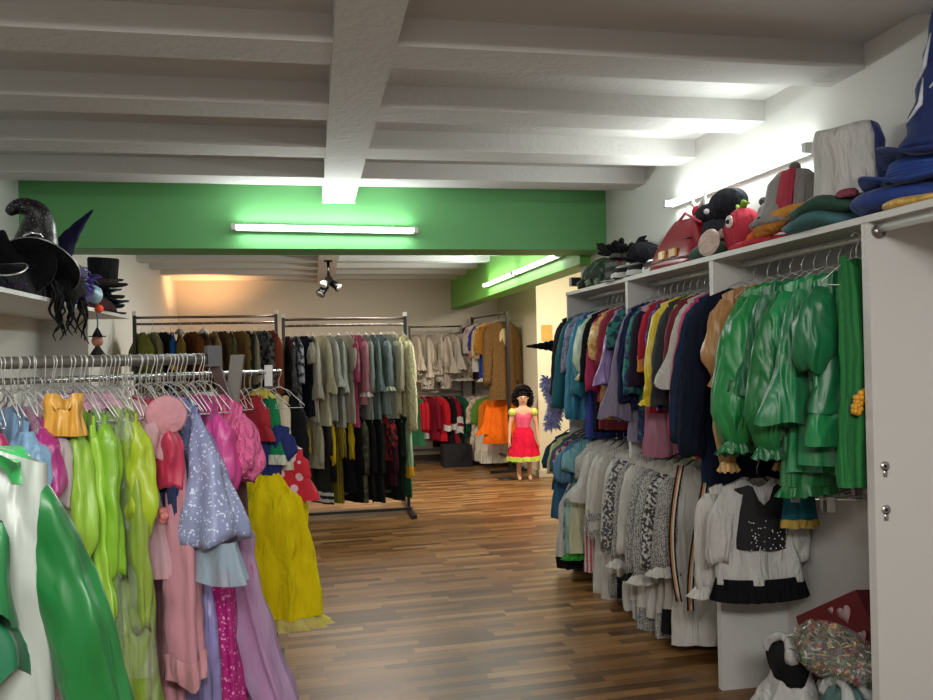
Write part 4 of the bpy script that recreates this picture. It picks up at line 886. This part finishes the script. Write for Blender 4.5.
# stack of flat brims toward the end of the shelf
for i in range(7):
    cols_ = ['#24303a', '#1b1b20', '#2d4a58', '#17171c', '#233a4a', '#2b2430', '#3a2028']
    labs = ['black straw hat on top of the stack at the shelf end', 'black narrow hat just under the topmost of the end stack', 'teal brimmed hat high in the end stack', 'black hat in the middle of the end stack',
            'dark blue hat in the lower half of the end stack', 'purple black hat second from the bottom of the end stack', 'maroon braided hat at the bottom of the end stack']
    bent_hat('brimmed_hat', labs[i], (-1.38+.02*math.sin(i*2), 5.78+.02*i, 2.12-.036*i-.01), (R(5*math.sin(i*3)), R(4+3*math.cos(i*2)), 0), C(cols_[i]), .15-.003*(i % 3), .075, .03, (0, 0), tipr=.06, wav=.012, group='stacked hats')
o = MB().loft([[(x*(.5+.5*math.sin(PI*(i+.7)/7.4))*1.0, y*(.4+.6*math.sin(PI*(i+.7)/7.4)), .02*i) for x, y in [(.09*math.cos(a*.785), .11*math.sin(a*.785)) for a in range(8)]] for i in range(7)]).build('gift_pouch', S('#7f9fb0'), loc=(-1.31, 5.15, 1.90), rot=(0, R(18), R(20)), sub=1)
tag(o, 'shiny pale blue pouch in front of the black top hat', 'pouch')
o = MB().loft([[(.20*math.cos(a/3)*(1-.3*(i/4)**2), .55*math.sin(a/3)*(1-.2*(i/4)), .025*i+.008*math.sin(a*1.7+i)) for a in range(19)] for i in range(4)]).build('folded_cloth', C('#35141c'), loc=(-1.42, 5.42, 1.872))
tag(o, 'dark maroon folded cloth under the hats at the shelf end', 'cloth')
o = MB().loft([[(.19*math.cos(a/3)*(1-.3*(i/4)**2), .62*math.sin(a/3)*(1-.2*(i/4)), .03*i+.012*math.sin(a*2.3+i)) for a in range(19)] for i in range(5)]).build('cape', C('#17151c'), loc=(-1.44, 4.2, 1.872))
tag(o, 'black folded cape under the witch hats', 'cape')
# curly wig hanging over the shelf edge
t = thing('wig', 'black curly wig with long strands hanging over the shelf edge', 'wig', (-1.27, 4.55, 1.90))
MB().ball((0, 0, .05), .12, 16, sx=.9, sy=1.6, sz=.7).build('wig_cap', mat('fur', '#131316'), t)
rng = random.Random(21)
for i in range(18):
    y0 = rng.uniform(-.34, .3); ln = rng.uniform(.08, .2)*(1.5 if i in (3, 9, 15, 20) else 1); ph = rng.random()*6; am = rng.uniform(.008, .02)
    pts = [(.03+.02*min(1, k_/3)+am*math.sin(k_*.9+ph)*k_/9, y0+am*1.6*math.cos(k_*.9+ph)*k_/9, .06-.01*k_-ln*k_/12) for k_ in range(13)]
    MB().tube(pts, [.013*(1-k_/15) for k_ in range(13)], 5).build('curl', mat('fur', '#131316'), t)
o = MB().ball((0, 0, 0), .028, 10, sy=1.3, sz=.9).build('pompom', C('#e0563a'), loc=(-1.235, 5.15, 1.868))
tag(o, 'small orange red bobble at the front edge of the hat shelf', 'bobble')
t = thing('ornament', 'small witch doll ornament hanging on a cord below the hat shelf', 'ornament', (-1.27, 5.25, 1.85))
MB().tube([(0, 0, 0), (.003, 0, -.06), (0, 0, -.12)], .004, 6).build('cord', C('#3f6f86'), t)
MB().ball((0, 0, -.17), .035, 12).build('doll_head', mat('skin', '#b8806a'), t)
MB().rev([(.05, -.145), (.05, -.14), (.03, -.14), (.0, -.08)], 16).build('doll_hat', BK, t)
MB().rev([(.01, -.2), (.05, -.26), (.055, -.27)], 14).build('doll_dress', C('#33302e'), t)

# ---------------------------------------------------------------- right hat shelf (top of the wardrobes)
ZT = 1.978
def lump(name, label, cat, loc, r, m, n=20, seed=0, amp=.18, rot=(0, 0, 0), flat=True, group=None, k=3, parent=None):
    rng = random.Random(seed); a1, a2, a3 = [rng.random()*6 for _ in range(3)]; rings = []
    for i in range(n+1):
        th = PI*i/n; ring = []
        for j in range(n*2):
            ph = PI*j/n
            q = 1+amp*(math.sin(k*ph+a1)*math.sin(th)*.6+math.sin((k+2)*ph+a2+2*th)*math.sin(th)**2*.4+math.sin(4*th+a3)*.25)
            x, y, z = r[0]*q*math.sin(th)*math.cos(ph), r[1]*q*math.sin(th)*math.sin(ph), r[2]*q*math.cos(th)
            if flat: z = max(z, -r[2]*.6)+r[2]*.6
            ring.append((x, y, z))
        rings.append(ring)
    o = MB().loft(rings, True).build(name, m, parent, loc=loc, rot=rot)
    if not parent: tag(o, label, cat, group)
    return o
# camouflage and black feathered things at the far end
rng = random.Random(31)
t = thing('helmet', 'green and black camouflage helmet at the far end of the wardrobe top', 'hat', (1.96, 5.25, ZT))
lump('shell', None, None, (0, 0, 0), (.14, .2, .13), mat('camo', '#4b6a48', '#1f2a22'), seed=3, amp=.08, parent=t)
mb = MB()
for i in range(16): 
    a = i/16*6.28; mb.tube([(.14*math.cos(a), .2*math.sin(a), .05), (.16*math.cos(a), .22*math.sin(a), .03), (.17*math.cos(a), .24*math.sin(a), .004)], [.02, .026, .005], 6)
tag(mb.build('leaf_fringe', mat('camo', '#77866f', '#20261f'), t), kind='stuff')
t = thing('feathered_headdress', 'black feathered headdress standing behind the camouflage helmet', 'hat', (1.98, 4.98, ZT))
lump('cap', None, None, (0, 0, 0), (.11, .14, .14), mat('stripes', '#55574f', '#1d1e1c'), seed=5, amp=.06, parent=t)
mb = MB()
for i in range(34):
    a = rng.random()*6.28; p = Vector((.05*math.cos(a), .09*math.sin(a), .2)); d = Vector((math.cos(a)*.06, math.sin(a)*.12, rng.uniform(.02, .07)))
    mb.tube([p, p+d, p+d*1.5-Vector((0, 0, .02))], [.006, .02, .004], 6)
mb.build('feather_trim', C('#1c1d20'), t)
def cap_hat(label, loc, rz, m, pm, group=None, s=1.0, rot=None):
    t = thing('cap', label, 'cap', loc, rot or (0, 0, rz), group)
    MB().rev([(.09*s, 0), (.095*s, .03*s), (.085*s, .07*s), (.05*s, .10*s), (.005, .11*s)], 24).build('crown', m, t)
    rings = []
    for i in range(5):
        q = i/4; rings.append([((.085+.07*q)*s*math.cos(a), (.085+.07*q*math.sin(-a) if False else .09+.05*q)*s*math.sin(a)-.03*q*s, .008-.012*q) for a in [R(-160+j*14) for j in range(11)]])
    mb = MB(); n = 11; mb.add([p for r_ in rings for p in r_], [(i*n+j, i*n+j+1, (i+1)*n+j+1, (i+1)*n+j) for i in range(4) for j in range(n-1)]); mb.build('peak', pm, t, thick=.004)
    return t
cap_hat('black cap with red tip on the wardrobe top, left of the red bag', (1.97, 4.60, ZT+.09), R(-60), BK, BK, s=1.25, rot=(R(-8), R(10), R(-60)))
cap_hat('white cap behind the black cap on the wardrobe top', (2.03, 4.80, ZT+.04), R(-70), C('#c5c6c4'), C('#c5c6c4'), s=1.1)
for i in range(3):
    cap_hat(['white cap with black stripe lying under the black cap', 'black and white striped cap at the front of the wardrobe top', 'flat white and black cap beside the red bag'][i], (1.90+.03*i, 4.74-.17*i, ZT+.004), R(-50-20*i), mat('stripes', '#1d1d20', '#cfcfcc'), C('#c9c9c6' if i != 1 else '#1d1d20'), s=.9)
o = lump('pompom', 'small red bobble on the tip of the black cap', 'bobble', (1.86, 4.72, ZT+.13), (.018, .018, .018), C('#b02038'), n=8, amp=0, flat=False)
# red clear zip bag of costume pieces
t = thing('zip_bag', 'red vinyl zip bag stuffed with costume pieces on the wardrobe top', 'bag', (1.95, 3.98, ZT), (0, 0, 0))
rings = []
for i in range(10):
    q = i/9; ring = []
    for j in range(32):
        a = 2*PI*j/32; c_, s_ = math.cos(a), math.sin(a); e = .45
        ring.append(((.13-.07*q**2)*abs(c_)**e*(1 if c_ > 0 else -1), (.30-.17*q**1.3)*abs(s_)**e*(1 if s_ > 0 else -1)-.06*q, .24*q+.008*math.sin(5*a)))
    rings.append(ring)
MB().loft(rings, True).build('bag_body', mat('plastic', '#8c0d22'), t)
MB().tube([(-.12, -.28, .03), (-.125, .0, .045), (-.12, .28, .03)], .008, 8).tube([(-.1, -.24, .13), (-.1, .15, .13)], .006, 8).build('piping', S('#5a0c18'), t)
for a_, b_ in ((-.13, -.06), (0, .07)): MB().box(-.137, -.125, a_, b_, .05, .09).build('gold_patch', S('#d8a845'), t, smooth=False)
MB().tube([(-.05, -.25, .20), (-.06, -.1, .27), (-.05, .05, .22)], .008, 8).build('handle', S('#c83048'), t)
t = thing('soft_toy_hat', 'small red and white horned toy hat perched on the red bag', 'hat', (1.95, 3.85, ZT+.243))
MB().ball((0, 0, .03), .035, 12, sz=1).build('toy_head', C('#c43040'), t)
for s in (-1, 1): MB().tube([(0, s*.02, .05), (0, s*.06, .08), (0, s*.07, .12)], [.014, .012, .004], 8).build('horn', C('#e3dcd8'), t)
# black puffy hat
t = thing('puffy_hat', 'black puffy hat with two round lobes against the bright tube', 'hat', (1.98, 3.68, ZT+.02), (0, 0, R(-75)))
MB().rev([(.09, 0), (.10, .03), (.10, .10), (.085, .17), (.03, .19)], 24).build('crown', C('#23242a'), t)
MB().ball((-.08, 0, .22), .10, 18, sy=.5, sz=.6).build('lobe', C('#23242a'), t)
MB().ball((.06, -.01, .255), .12, 18, sy=.5, sz=.62).build('lobe', C('#23242a'), t)
MB().ball((0, -.09, .22), .014, 10).build('bead', mat('plastic', '#dddde4'), t)
lump('beret', 'dark green crumpled beret under the black puffy hat', 'hat', (1.93, 3.66, ZT), (.12, .15, .06), V('#28483a'), seed=9)
o = MB().rev([(.005, -.006), (.06, -.006), (.065, 0), (.06, .006), (.005, .006)], 28).build('paper_disc', mat('cloth', '#cfb8ae'), loc=(1.83, 3.52, ZT+.07), rot=(R(80), 0, R(-70)))
tag(o, 'pale pink round disc leaning at the edge of the wardrobe top', 'disc')
# red bird hat
t = thing('bird_hat', 'red bird headed hat with white ringed eye on the wardrobe top', 'hat', (1.96, 3.44, ZT+.03))
lump('head', None, None, (0, 0, 0), (.085, .1, .12), C('#b83a4a'), seed=12, amp=.05, parent=t)
MB().rev([(.002, 0), (.028, 0), (.028, .006), (.002, .008)], 16).build('eye_ring', C('#e8e2de'), t, loc=(-.083, -.03, .12), rot=(0, -PI/2, 0))
MB().ball((-.092, -.03, .12), .011, 10).build('pupil', blackm, t)
MB().tube([(0, 0, .17), (-.01, -.03, .21), (0, -.06, .2)], [.02, .015, .004], 8).tube([(0, .02, .17), (0, .05, .21)], [.02, .006], 8).build('crest', C('#7fa03a'), t)
MB().tube([(-.07, .05, .08), (-.11, .09, .06)], [.025, .006], 8).build('beak', C('#9a8a80'), t)
# grey jester cap
t = thing('jester_hat', 'grey and red domed jester hat beside the tall white hat', 'hat', (1.99, 3.08, ZT+.08), (0, 0, 0))
MB().rev([(.17, 0), (.175, .015), (.14, .05), (.115, .10), (.10, .18), (.06, .225), (.01, .235)], 28, sy=1.15).build('crown', C('#8f8a88'), t)
MB().ball((0, -.01, .24), .024, 12).build('bobble', C('#6c6660'), t)
MB().loft([[(-.118+.03*q-.004, y*(1.1-.3*q)-.09, .04+.17*q) for y in (-.045, -.02, .02, .045)]+[(-.10+.03*q, y*(1.1-.3*q)-.09, .04+.17*q) for y in (.045, .02, -.02, -.045)] for q in [i/6 for i in range(7)]], True).build('red_panel', C('#a8394a'), t)
MB().tube([(0, .13, .05), (-.01, .2, .1), (0, .23, .13)], [.06, .04, .01], 12).build('horn', C('#8f8a88'), t)
MB().ball((0, .235, .145), .02, 10).build('bobble', C('#55504e'), t)
# orange bird
t = thing('bird_hat', 'orange and yellow long beaked bird hat in front of the grey jester hat', 'hat', (1.88, 3.03, ZT+.04), (0, 0, 0))
MB().tube([(0, -.22, .07), (0, -.1, .075), (0, .0, .05), (0, .08, .045), (0, .14, .02)], [.02, .025, .045, .05, .03], 14).build('head', C('#c98a3e'), t)
MB().tube([(0, .13, .03), (-.01, .2, -.0), (-.01, .25, -.03)], [.028, .018, .004], 10).build('beak', C('#dd6a36'), t)
MB().ball((-.045, .06, .07), .01, 8).build('eye', blackm, t)
o = lump('scarf', 'red folded scarf at the front edge under the orange bird hat', 'scarf', (1.90, 3.18, ZT), (.09, .24, .025), C('#b5323c'), seed=15, amp=.1)
lump('fringe_hat', 'orange fringed piece behind the tall white hat', 'hat', (2.06, 2.93, ZT+.0), (.06, .07, .13), mat('fur', '#e0603a'), seed=16, amp=.3, k=7)
# flat dark green cap and teal cap
for i, (c, z, y) in enumerate([('#3d6a6e', 0, 2.80), ('#24483a', .045, 2.76)]):
    t = thing('beret', ['teal flat beret at the bottom in front of the tall white hat', 'dark green wavy beret resting on the teal one'][i], 'hat', (1.90, y-.09, ZT+z))
    MB().rev([(.08, 0), (.15, .012), (.165, .03), (.13, .055), (.05, .065), (.005, .066)], 36, sy=1.2, wav=lambda i_, a: .012*math.sin(4*a)*(1 if i_ > 0 else 0)).build('beret_top', V(c), t)
    MB().ball((0, 0, .072), .012, 8).build('stalk', V(c), t)
# tall white and blue top hat
t = thing('tall_hat', 'tall white plush top hat with navy blue back half', 'hat', (2.0, 2.72, ZT+.02), (R(0), R(-3), 0))
rings = []
K_ = 14
for half, nm_, mm_ in ((0, 'white_half', mat('cloth', '#c9c7c3')), (1, 'blue_half', V('#24326c'))):
    a0, a1 = (R(75), R(278)) if half == 0 else (R(278), R(435)); v = []; n = 20
    for i in range(K_+1):
        q = i/K_; r_ = .125+.006*math.sin(q*7)-.02*max(0, q-.86)/.14*(1 if q > .86 else 0)
        for j in range(n+1):
            a = a0+(a1-a0)*j/n; v.append((r_*math.cos(a), r_*math.sin(a), .36*q+.006*math.sin(3*a)))
    v.append((0, 0, .363)); mb = MB(); f = [(i*(n+1)+j, i*(n+1)+j+1, (i+1)*(n+1)+j+1, (i+1)*(n+1)+j) for i in range(K_) for j in range(n)]
    f += [(K_*(n+1)+j, K_*(n+1)+j+1, len(v)-1) for j in range(n)]
    mb.add(v, f); mb.build(nm_, mm_, t, thick=.004)
MB().rev([(.11, -.02), (.15, -.012), (.155, 0), (.11, .0)], 28).build('brim', V('#24326c'), t)
# navy wizard hats stack
NV = V('#1b2f66')
h_ = bent_hat('wizard_hat', 'huge navy wizard hat with white lightning stripes at the right edge', (1.97, 2.25, ZT+.16), (0, R(8), 0), NV, .19, .13, .62, (-.02, .05), tipr=.02, crease=.02, wav=.02)
for i, (z, a, l_) in enumerate([(.1, 170, .14), (.24, 150, .16), (.34, 190, .14), (.2, 200, .1)]):
    r0 = .135*(1-z/.66)
    MB().tube([(r0*1.06*math.cos(R(a)), r0*1.06*math.sin(R(a)), z), ((r0-.005)*1.05*math.cos(R(a+22)), (r0-.005)*1.05*math.sin(R(a+22)), z+.05), ((r0-.02)*1.05*math.cos(R(a+14)), (r0-.02)*1.05*math.sin(R(a+14)), z+l_)], [.003, .008, .002], 6).build('white_stripe', C('#cfd2dc'), h_)
bent_hat('wizard_hat', 'royal blue brimmed hat right under the navy wizard hat', (1.95, 2.29, ZT+.09), (0, R(3), 0), V('#1f3f86'), .20, .13, .07, (0, 0), tipr=.11, wav=.02)
o = lump('cushion_hat', 'thick rolled blue hat brim at the bottom of the wizard hat pile', 'hat', (1.94, 2.36, ZT+.012), (.17, .19, .055), V('#1d3a80'), seed=19, amp=.05)
lump('bonnet', 'gold yellow satin bonnet peeping out under the blue hats', 'hat', (1.88, 2.22, ZT), (.10, .14, .022), S('#c9a24a'), seed=20, amp=.12)
lump('scrunchie', 'small dusky red cloth between the blue hat brims', 'cloth', (1.83, 2.52, ZT+.085), (.03, .05, .02), C('#8a4a5a'), seed=22, n=10)
# far end: black pointed hat and lilac boa hanging by the end of the wardrobe
h_ = bent_hat('witch_hat', 'black pointed hat sticking out beside the far end of the wardrobe', (1.76, 5.70, 1.60), (0, R(-90), 0), BK, .07, .05, .24, (0, 0), tipr=.006)
t = thing('feather_boa', 'lilac feather boa hanging at the far end of the wardrobe', 'boa', (1.72, 5.70, 1.36))
mb = MB(); rng = random.Random(66)
for i in range(700):
    q = rng.random(); c = Vector((-.04+.05*math.sin(q*2.6), .03*math.sin(q*9), -.34*q)); a = rng.random()*6.28; b2 = rng.uniform(-1, 1)
    d = Vector((math.cos(a), math.sin(a), b2)).normalized()*.075
    mb.tube([c, c+d*.6, c+d+Vector((0, 0, -.012))], [.003, .007, .001], 4)
mb.build('feathers', mat('fur', '#b4b6ee'), t)

# ---------------------------------------------------------------- bags at the bottom right
o = lump('storage_sack', 'large black sack at the bottom of the near wardrobe', 'bag', (2.0, 2.72, .0), (.12, .24, .21), mat('plasticbag', '#1a1a1d'), seed=41, amp=.04)
t = thing('garland_bag', 'clear bag stuffed with red, green and gold tinsel garlands', 'bag', (1.88, 2.69, .37), (0, R(0), 0))
lump('bag_skin', None, None, (0, 0, 0), (.15, .23, .10), mat('film', '#d8dcd8'), seed=42, amp=.08, parent=t)
mb = MB(); rng = random.Random(44)
for i in range(2200):
    th = rng.random()*PI*.75; ph = rng.random()*6.28; q = rng.uniform(.72, .97)
    c = Vector((.15*q*math.sin(th)*math.cos(ph), .23*q*math.sin(th)*math.sin(ph), .10*q*math.cos(th)+.06))
    d = Vector((rng.uniform(-1, 1), rng.uniform(-1, 1), rng.uniform(-.6, .6)))*.018
    mb.add([c-d, c+Vector((d.y, -d.x, .004))*.35, c+d, c-Vector((d.y, -d.x, .004))*.35], [(0, 1, 2, 3)], i % 5)
mb.build('tinsel', [S('#a5202c'), S('#3b7a42'), S('#c9a03c'), S('#d8d8d0'), S('#5a4a2c')], t, smooth=False)
t = thing('gift_bag', 'dark red gift bag with pale heart shapes leaning above the tinsel bag', 'bag', (1.97, 2.66, .38), (R(-32), R(6), R(8)))
mb = MB().loft([[(x*(.9+.1*q), y*(1-.15*q), .23*q) for x, y in [(-.10, -.20), (-.10, .20), (.08, .20), (.08, -.20)]] for q in (0, .5, 1)]).build('bag_body', mat('plastic', '#560a18'), t, smooth=False)
for (y, z, s) in [(-.08, .17, .035), (.06, .12, .028), (-.13, .08, .02), (.11, .19, .016), (.0, .06, .014), (-.02, .2, .014)]:
    pts = [(-.1-.003+z*.02, y+s*(16*math.sin(a)**3)/16, z+s*(13*math.cos(a)-5*math.cos(2*a)-2*math.cos(3*a)-math.cos(4*a))/16) for a in [i*2*PI/22 for i in range(22)]]
    m_ = MB(); m_.add(pts, [tuple(range(22))]); m_.build('heart_print', C('#a08484'), t, thick=.001)
    pts = [(y*.6, -.2*(1-.15*z/.23)-.002, z+0) for _ in range(1)]
for s in (-1, 1): MB().tube([(-.0, s*.2, .0), (0, s*.2, .01)], .004, 6)
def carrier(label, loc, s, tint, content=None, rz=0):
    t = thing('plastic_bag', label, 'bag', loc, (0, 0, rz))
    rng = random.Random(int(s*1000)); rings = []
    for i in range(13):
        q = i/12; r_ = (.75+.4*math.sin(PI*min(1, q*1.3+.1))-.35*q)*.17*s; ring = []
        for j in range(36):
            a = 2*PI*j/36; w2 = 1+.06*math.sin(7*a+q*5)+.04*math.sin(11*a-q*8)
            ring.append((r_*w2*math.cos(a)*.8, r_*w2*math.sin(a)*1.1, .34*s*q))
        rings.append(ring)
    MB().loft(rings[:], False).build('bag_body', mat('plasticbag', tint), t)
    for k_ in (-1, 1):
        MB().tube([(k_*.05*s, -.075*s, .32*s), (k_*.045*s, -.07*s, .385*s), (k_*.02*s, 0, .41*s), (k_*.045*s, .07*s, .385*s), (k_*.05*s, .075*s, .32*s)], [.035*s, .024*s, .016*s, .024*s, .035*s], 10).build('handle', mat('plasticbag', tint), t, sub=1)
    if content: lump('contents', None, None, (0, 0, .24*s), (.085*s, .10*s, .10*s), content, seed=7, parent=t)
    return t
carrier('white plastic carrier bag with black contents at the bottom of the wardrobe', (1.82, 2.90, 0.0), 1.05, '#cfcdcc', C('#151518'))
carrier('white plastic carrier bag with teal contents beside the wardrobe divider', (1.83, 2.58, 0.0), .92, '#c4c9c8', C('#55706e'))
lump('folded_clothes', 'teal blue folded clothes beneath the tinsel bag', 'clothes', (1.84, 2.50, .10), (.11, .13, .15), C('#3f6368'), seed=50, amp=.1)

# ---------------------------------------------------------------- child mannequin
t = thing('mannequin', 'child mannequin with curly black hair in a pink and red dress', 'mannequin', (2.53, 9.70, 0), (0, 0, R(-8)))
t.scale = (1.06, 1.06, 1.08)
SK = mat('skin', '#d3a384')
V_ = [(0, 0, .50), (0, 0, .60), (0, 0, .72), (0, 0, .79), (0, -.002, .845), (0, -.008, .90), (0, -.008, .96),
      (.065, 0, .47), (.062, -.005, .27), (.06, .0, .055), (.06, -.06, .022), (.06, -.10, .018),
      (-.065, 0, .47), (-.062, -.005, .27), (-.06, .0, .055), (-.06, -.06, .022), (-.06, -.10, .018),
      (.115, 0, .775), (.155, .0, .62), (.165, -.02, .48), (.168, -.03, .44),
      (-.115, 0, .775), (-.155, .0, .62), (-.165, -.02, .48), (-.168, -.03, .44)]
E_ = [(0, 1), (1, 2), (2, 3), (3, 4), (4, 5), (5, 6), (0, 7), (7, 8), (8, 9), (9, 10), (10, 11), (0, 12), (12, 13), (13, 14), (14, 15), (15, 16), (3, 17), (17, 18), (18, 19), (19, 20), (3, 21), (21, 22), (22, 23), (23, 24)]
RR = [.09, .075, .085, .06, .034, .062, .06, .055, .038, .025, .022, .014, .055, .038, .025, .022, .014, .038, .024, .017, .015, .038, .024, .017, .015]
for s, w0 in ((1, 20), (-1, 24)):
    for k_, (dx, dy, ln) in enumerate([(.012, -.012, .048), (.008, -.004, .054), (.004, .004, .052), (0, .012, .042), (-.012, -.016, .034)]):
        b0 = V_[w0]; i0 = len(V_)
        V_ += [(b0[0]+s*dx*.6, b0[1]+dy, b0[2]-.02), (b0[0]+s*dx, b0[1]+dy*1.2-.006, b0[2]-.02-ln)]
        E_ += [(w0, i0), (i0, i0+1)]; RR += [.0065, .005]
me = bpy.data.meshes.new('body'); me.from_pydata(V_, E_, []); bo = bpy.data.objects.new('body', me); COL.objects.link(bo); bo.parent = t
me.materials.append(SK)
bo.modifiers.new('skin', 'SKIN'); 
for i, r_ in enumerate(RR): me.skin_vertices[0].data[i].radius = (r_, r_*.8 if i in (0, 1, 2, 3) else r_)
me.skin_vertices[0].data[0].use_root = True
ss = bo.modifiers.new('s', 'SUBSURF'); ss.levels = 2; ss.render_levels = 2
for s in (-1, 1):
    MB().ball((s*.024, -.064, .935), .009, 10, sx=1.3, sz=.6).build('eye', C('#20242c'), t)
    MB().tube([(s*.014, -.068, .95), (s*.026, -.069, .954), (s*.036, -.062, .95)], .0025, 6).build('eyebrow', C('#2a1c18'), t)
    MB().ball((s*.062, 0, .925), .014, 10, sx=.5).build('ear', SK, t)
MB().tube([(0, -.066, .935), (0, -.078, .915), (0, -.066, .91)], [.004, .008, .004], 8).build('nose', SK, t)
MB().ball((0, -.063, .89), .013, 10, sy=.5, sz=.4).build('mouth', C('#a83c48'), t)
mb = MB(); rng = random.Random(91)
mb.ball((0, .04, .955), .088, 16, sy=.8)
mb.ball((0, .05, .87), .08, 14, sy=.6, sz=1.2)
for i in range(300):
    th = rng.uniform(0, PI*.85); ph = rng.uniform(-.2*PI, 1.2*PI) if th > .7 else rng.uniform(0, 2*PI)
    d = Vector((math.sin(th)*math.cos(ph), math.sin(th)*math.sin(ph), math.cos(th)))
    c = Vector((0, .02, .945))+Vector((d.x*(.105+.03*max(0, -d.z)), d.y*.085, d.z*.12)); r0 = rng.uniform(.012, .024)
    pts = [c+Vector((math.cos(k_*1.3)*r0, math.sin(k_*1.3)*r0, -.007*k_+.01)) for k_ in range(6)]
    mb.tube(pts, .007, 5)
mb.build('hair', mat('fur', '#171316'), t)
SEED[0] = 900; rng = random.Random(3)
rg = shell(rng, [(0, .10), (.4, .098), (1, .082)], [(0, .05), (.4, .078), (1, .07)], .20, .3, .055, .05, .002, 5, 36, 10, zoff=.795)
bd = MB().loft(rg, False).build('dress_bodice', C('#e0587a'), t)
rg = shell(rng, [(0, .083), (.2, .11), (1, .185)], [(0, .07), (.2, .1), (1, .15)], .38, .3, .055, 0, .016, 11, 88, 14, top=False, zoff=.60)
MB().loft(rg, False).build('dress_skirt', C('#d8183c'), t)
MB().loft([[(x*1.02, y*1.02, z) for x, y, z in rg[i]] for i in (12, 13, 14)], False).build('yellow_green_hem', C('#c3cf5a'), t)
for s in (-1, 1): MB().ball((s*.125, 0, .765), .055, 16, sx=.85, sz=.9).build('puff_sleeve', C('#cfd06a'), t)
o = MB().rev([(.13, 0), (.13, .008), (.02, .012), (.012, .02), (.012, .03), (.001, .03)], 24, c=(0, 0, 0)).build('stand', mat('plastic', '#2a2a2c'), t, loc=(-.18, .12, 0))
